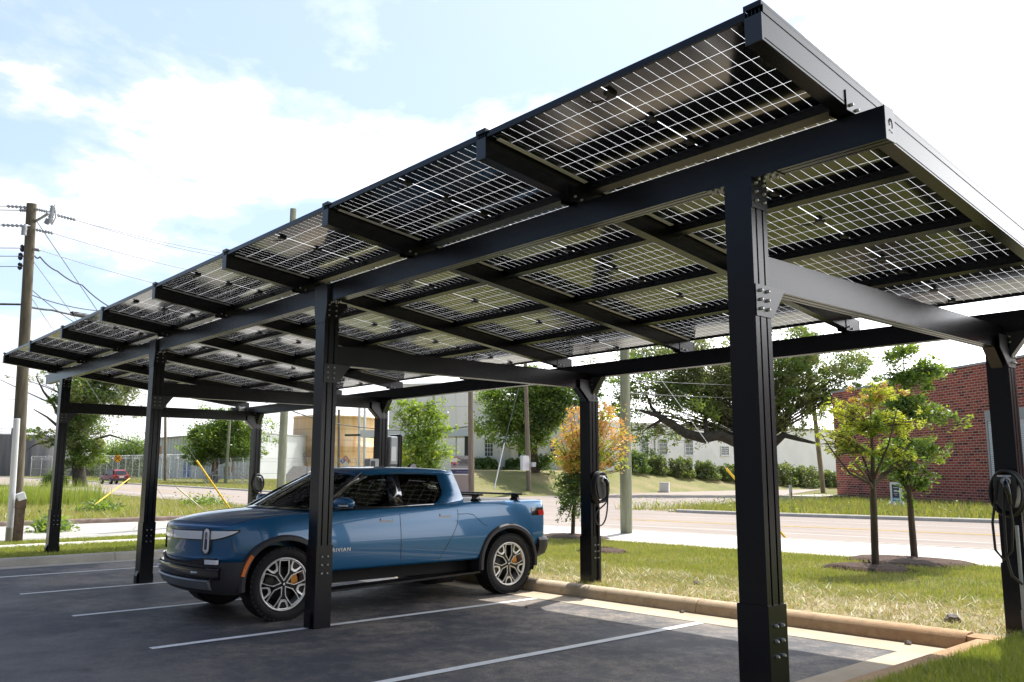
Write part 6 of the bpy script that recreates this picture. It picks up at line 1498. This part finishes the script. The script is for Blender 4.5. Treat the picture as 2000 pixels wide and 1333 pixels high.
MB().lathe([(.0,0),(.34,0),(.36,.9),(.30,1.0),(0,1.0)], 14, (.1,0,.95)).lathe([(0,0),(.13,0),(.12,1.6),(.2,1.7),(.2,1.9),(0,1.9)], 12, (-1.3,0,.95)).lathe([(0,0),(.2,0),(.22,1.9),(.16,2.0),(.16,2.5),(0,2.5)], 12, (.75,.1,.95)).build('boiler', mat('rusty_boiler', (.40,.28,.22), .85, var=.4, scale=2), t)
# small roadside things
c = grd(1297, 77, .12); t = thing('utility_box', 'pale utility pedestal box on the lawn bank by the side street', 'utility box', c, math.atan2(RT.y, RT.x)-.3)
MB().bb((-.42,-.3,-.1), (.42,.3,.68)).build('box_body', PLASW, t, bevel=.03); MB().bb((-.44,-.32,.681), (.44,.32,.78)).build('box_lid', PLASW, t, bevel=.03)
c = at(1545, 978, 52); t = thing('marker_post', 'white flexible marker post with an orange band at the roadside', 'marker post', (c.x, c.y, H(c.x, c.y)))
MB().prism([(-.12,-.05),(.12,-.05),(.1,.06),(-.1,.06)], -.1, 1.05).build('post_body', PLASW, t, bevel=.02); MB().prism([(-.05,-.065),(.05,-.065),(.05,-.051),(-.05,-.051)], .25, .62).build('post_band', ORANGE, t)
c = at(1512, 975, 60); tag(MB().prism([(-.1,-.1),(.1,-.1),(.1,.1),(-.1,.1)], -.1, .55).build('stub_post', CONC, None, loc=(c.x, c.y, H(c.x, c.y)), bevel=.02), 'short concrete stub post left of the marker post', 'post')
t = thing('fire_hydrant', 'small red hydrant half hidden behind the charger post', 'hydrant', (14.0, 14.9, H(0, 14.9)+.12))
MB().lathe([(0,0),(.16,0),(.16,.05),(.11,.06),(.105,.45),(.14,.46),(.14,.50),(.115,.52),(.09,.62),(.03,.67),(0,.70)], 16).build('hydrant_body', mat('hydrant_red', (.55,.05,.03), .4), t)
MB().tube([(-.2,0,.36),(.2,0,.36)], .05, 10).tube([(0,-.2,.33),(0,0,.33)], .06, 10).build('hydrant_caps', mat('hydrant_red', (.55,.05,.03), .4), t)
for (x, y, r_, lab) in ((4.55,.72,.075,'dark stone on the bare soil near the near right post'),(3.70,3.5,.03,'small pebble in the gutter under the kerb joint'),(3.70,.80,.035,'small pebble at the gutter corner'),(2.6,5.05,.02,'dark pebble on the sunlit gutter edge'),(5.2,4.4,.05,'dark clod on the soil strip')):
    bm = bmesh.new(); bmesh.ops.create_icosphere(bm, subdivisions=2, radius=r_)
    for v_ in bm.verts: v_.co *= 1+.18*math.sin(v_.co.x*90+v_.co.y*70+v_.co.z*50); v_.co.z *= .65
    me = bpy.data.meshes.new('stone'); bm.to_mesh(me); bm.free(); tag(link('stone', me, mat('stone', (.16,.14,.12), .9, var=.3, scale=20), None, 0, (x, y, H(x, y)+(.13 if x > 3.9 else .004)+r_*.4)), lab, 'stone')
o = struct(kerb('traffic_island', (27.5, 60), (27.5, 62), 1, CONC)) if False else None
# ------------------------------------------------------------------ red car on the far road
c = at(222, 945, 97); t = thing('parked_car', 'dark red sport utility car driving away on the far road', 'car', (c.x, c.y, H(c.x, c.y)+.01), R(108-14))
t.name = 'red_car'
REDP = mat('dark_red_paint', (.20,.010,.018), .4, coat=.15); TRK = mat('dark_plastic', (.03,.03,.032), .6); CG = mat('car_glass', (.03,.04,.055), .06)
# local x forward, y left
S2 = [(-2.15,.72,.55,.95,.98),(-2.05,.84,.48,1.0,1.02),(-1.6,.88,.42,1.02,1.04),(0,.9,.40,1.0,1.02),(.9,.9,.40,.98,1.0),(1.1,.89,.42,.96,.99),(1.8,.86,.45,.90,.94),(2.15,.75,.5,.80,.84)]
vs = []
for x, w, zb, zs, zt in S2: vs += [(x,-w*.9,zb),(x,-w,zb+.1),(x,-w,zs-.2),(x,-w*.95,zs),(x,-w*.8,zt),(x,w*.8,zt),(x,w*.95,zs),(x,w,zs-.2),(x,w,zb+.1),(x,w*.9,zb)]
n_ = 10; fs = [(i*n_+j, i*n_+(j+1) % n_, (i+1)*n_+(j+1) % n_, (i+1)*n_+j) for i in range(len(S2)-1) for j in range(n_)]+[tuple(range(n_)), tuple(range(7*n_, 8*n_))]
MB().add(vs, fs, 0, True).build('body', REDP, t).data.set_sharp_from_angle(angle=R(35))
G = [(-1.98,.70,1.0),(-1.75,.64,1.48),(-1.3,.63,1.62),(.1,.62,1.62),(.95,.70,1.0)]
vs = []; 
for x, w, z in G: vs += [(x,-w,z),(x,w,z),(x,-w-(.12 if z > 1.2 else .1),.98),(x,w+(.12 if z > 1.2 else .1),.98)]
fs = [(i*4,i*4+1,i*4+5,i*4+4) for i in range(4)]+[(i*4+2,i*4,i*4+4,i*4+6) for i in range(4)]+[(i*4+1,i*4+3,i*4+7,i*4+5) for i in range(4)]
MB().add(vs, fs, 0).build('cabin', REDP, t)
MB().add([(-1.985,-.58,1.06),(-1.985,.58,1.06),(-1.80,.52,1.45),(-1.80,-.52,1.45)], [(0,1,2,3)]).xf(Matrix.Translation((-.03,0,0))).build('rear_window', CG, t)
for s in (-1, 1):
    MB().add([(-1.70,s*.795,1.03),(-.55,s*.795,1.03),(-.55,s*.745,1.52),(-1.5,s*.745,1.50)], [(0,1,2,3)]).build('side_window', CG, t)
    MB().add([(-.45,s*.797,1.03),(.72,s*.797,1.03),(.22,s*.75,1.50),(-.45,s*.747,1.52)], [(0,1,2,3)]).build('side_window', CG, t)
    MB().bb((-2.13,s*.60,.80), (-2.0,s*.86,1.02)).build('tail_light', mat('bright_red_lens', (.65,.05,.04), .2), t, bevel=.02)
    MB().bb((.55,s*.88,1.0), (.75,s*1.06,1.14)).build('side_mirror', TRK, t, bevel=.03)
    MB().bb((-1.4,s*.52,1.66), (.1,s*.56,1.69)).build('roof_rail', TRK, t)
    MB().bb((-2.1,s*.885,.38), (2.0,s*.915,.52)).build('side_skirt', TRK, t)
    for x in (-1.3, 1.35):
        w = MB().lathe([(.2,-.11),(.33,-.11),(.36,-.06),(.36,.06),(.33,.11),(.2,.11)], 24, (x,s*.80,.36), 'y').build('wheel', TYRE, t)
        MB().lathe([(0,-.115),(.21,-.115),(.21,.115),(0,.115)], 16, (x,s*.80,.36), 'y').build('rim', CHROME, w)
MB().bb((-2.24,-.86,.36), (-2.02,.86,.62)).build('rear_bumper', TRK, t, bevel=.03)
MB().bb((-2.185,-.26,.72), (-2.155,.26,.86)).build('number_plate', PLASW, t); MB().bb((-2.17,-.45,.90), (-2.13,.45,.935)).build('chrome_strip', CHROME, t)
# unseen block added behind the viewer to darken reflections in steel and paint
t, Ln = house('unseen_dark_block', 'unseen dark block added behind the viewer to darken reflections', 'building', (-24, 46), (-24, -30), 14, -.1, 6.5, mat('dark_block_face', (.055,.06,.07), .8))
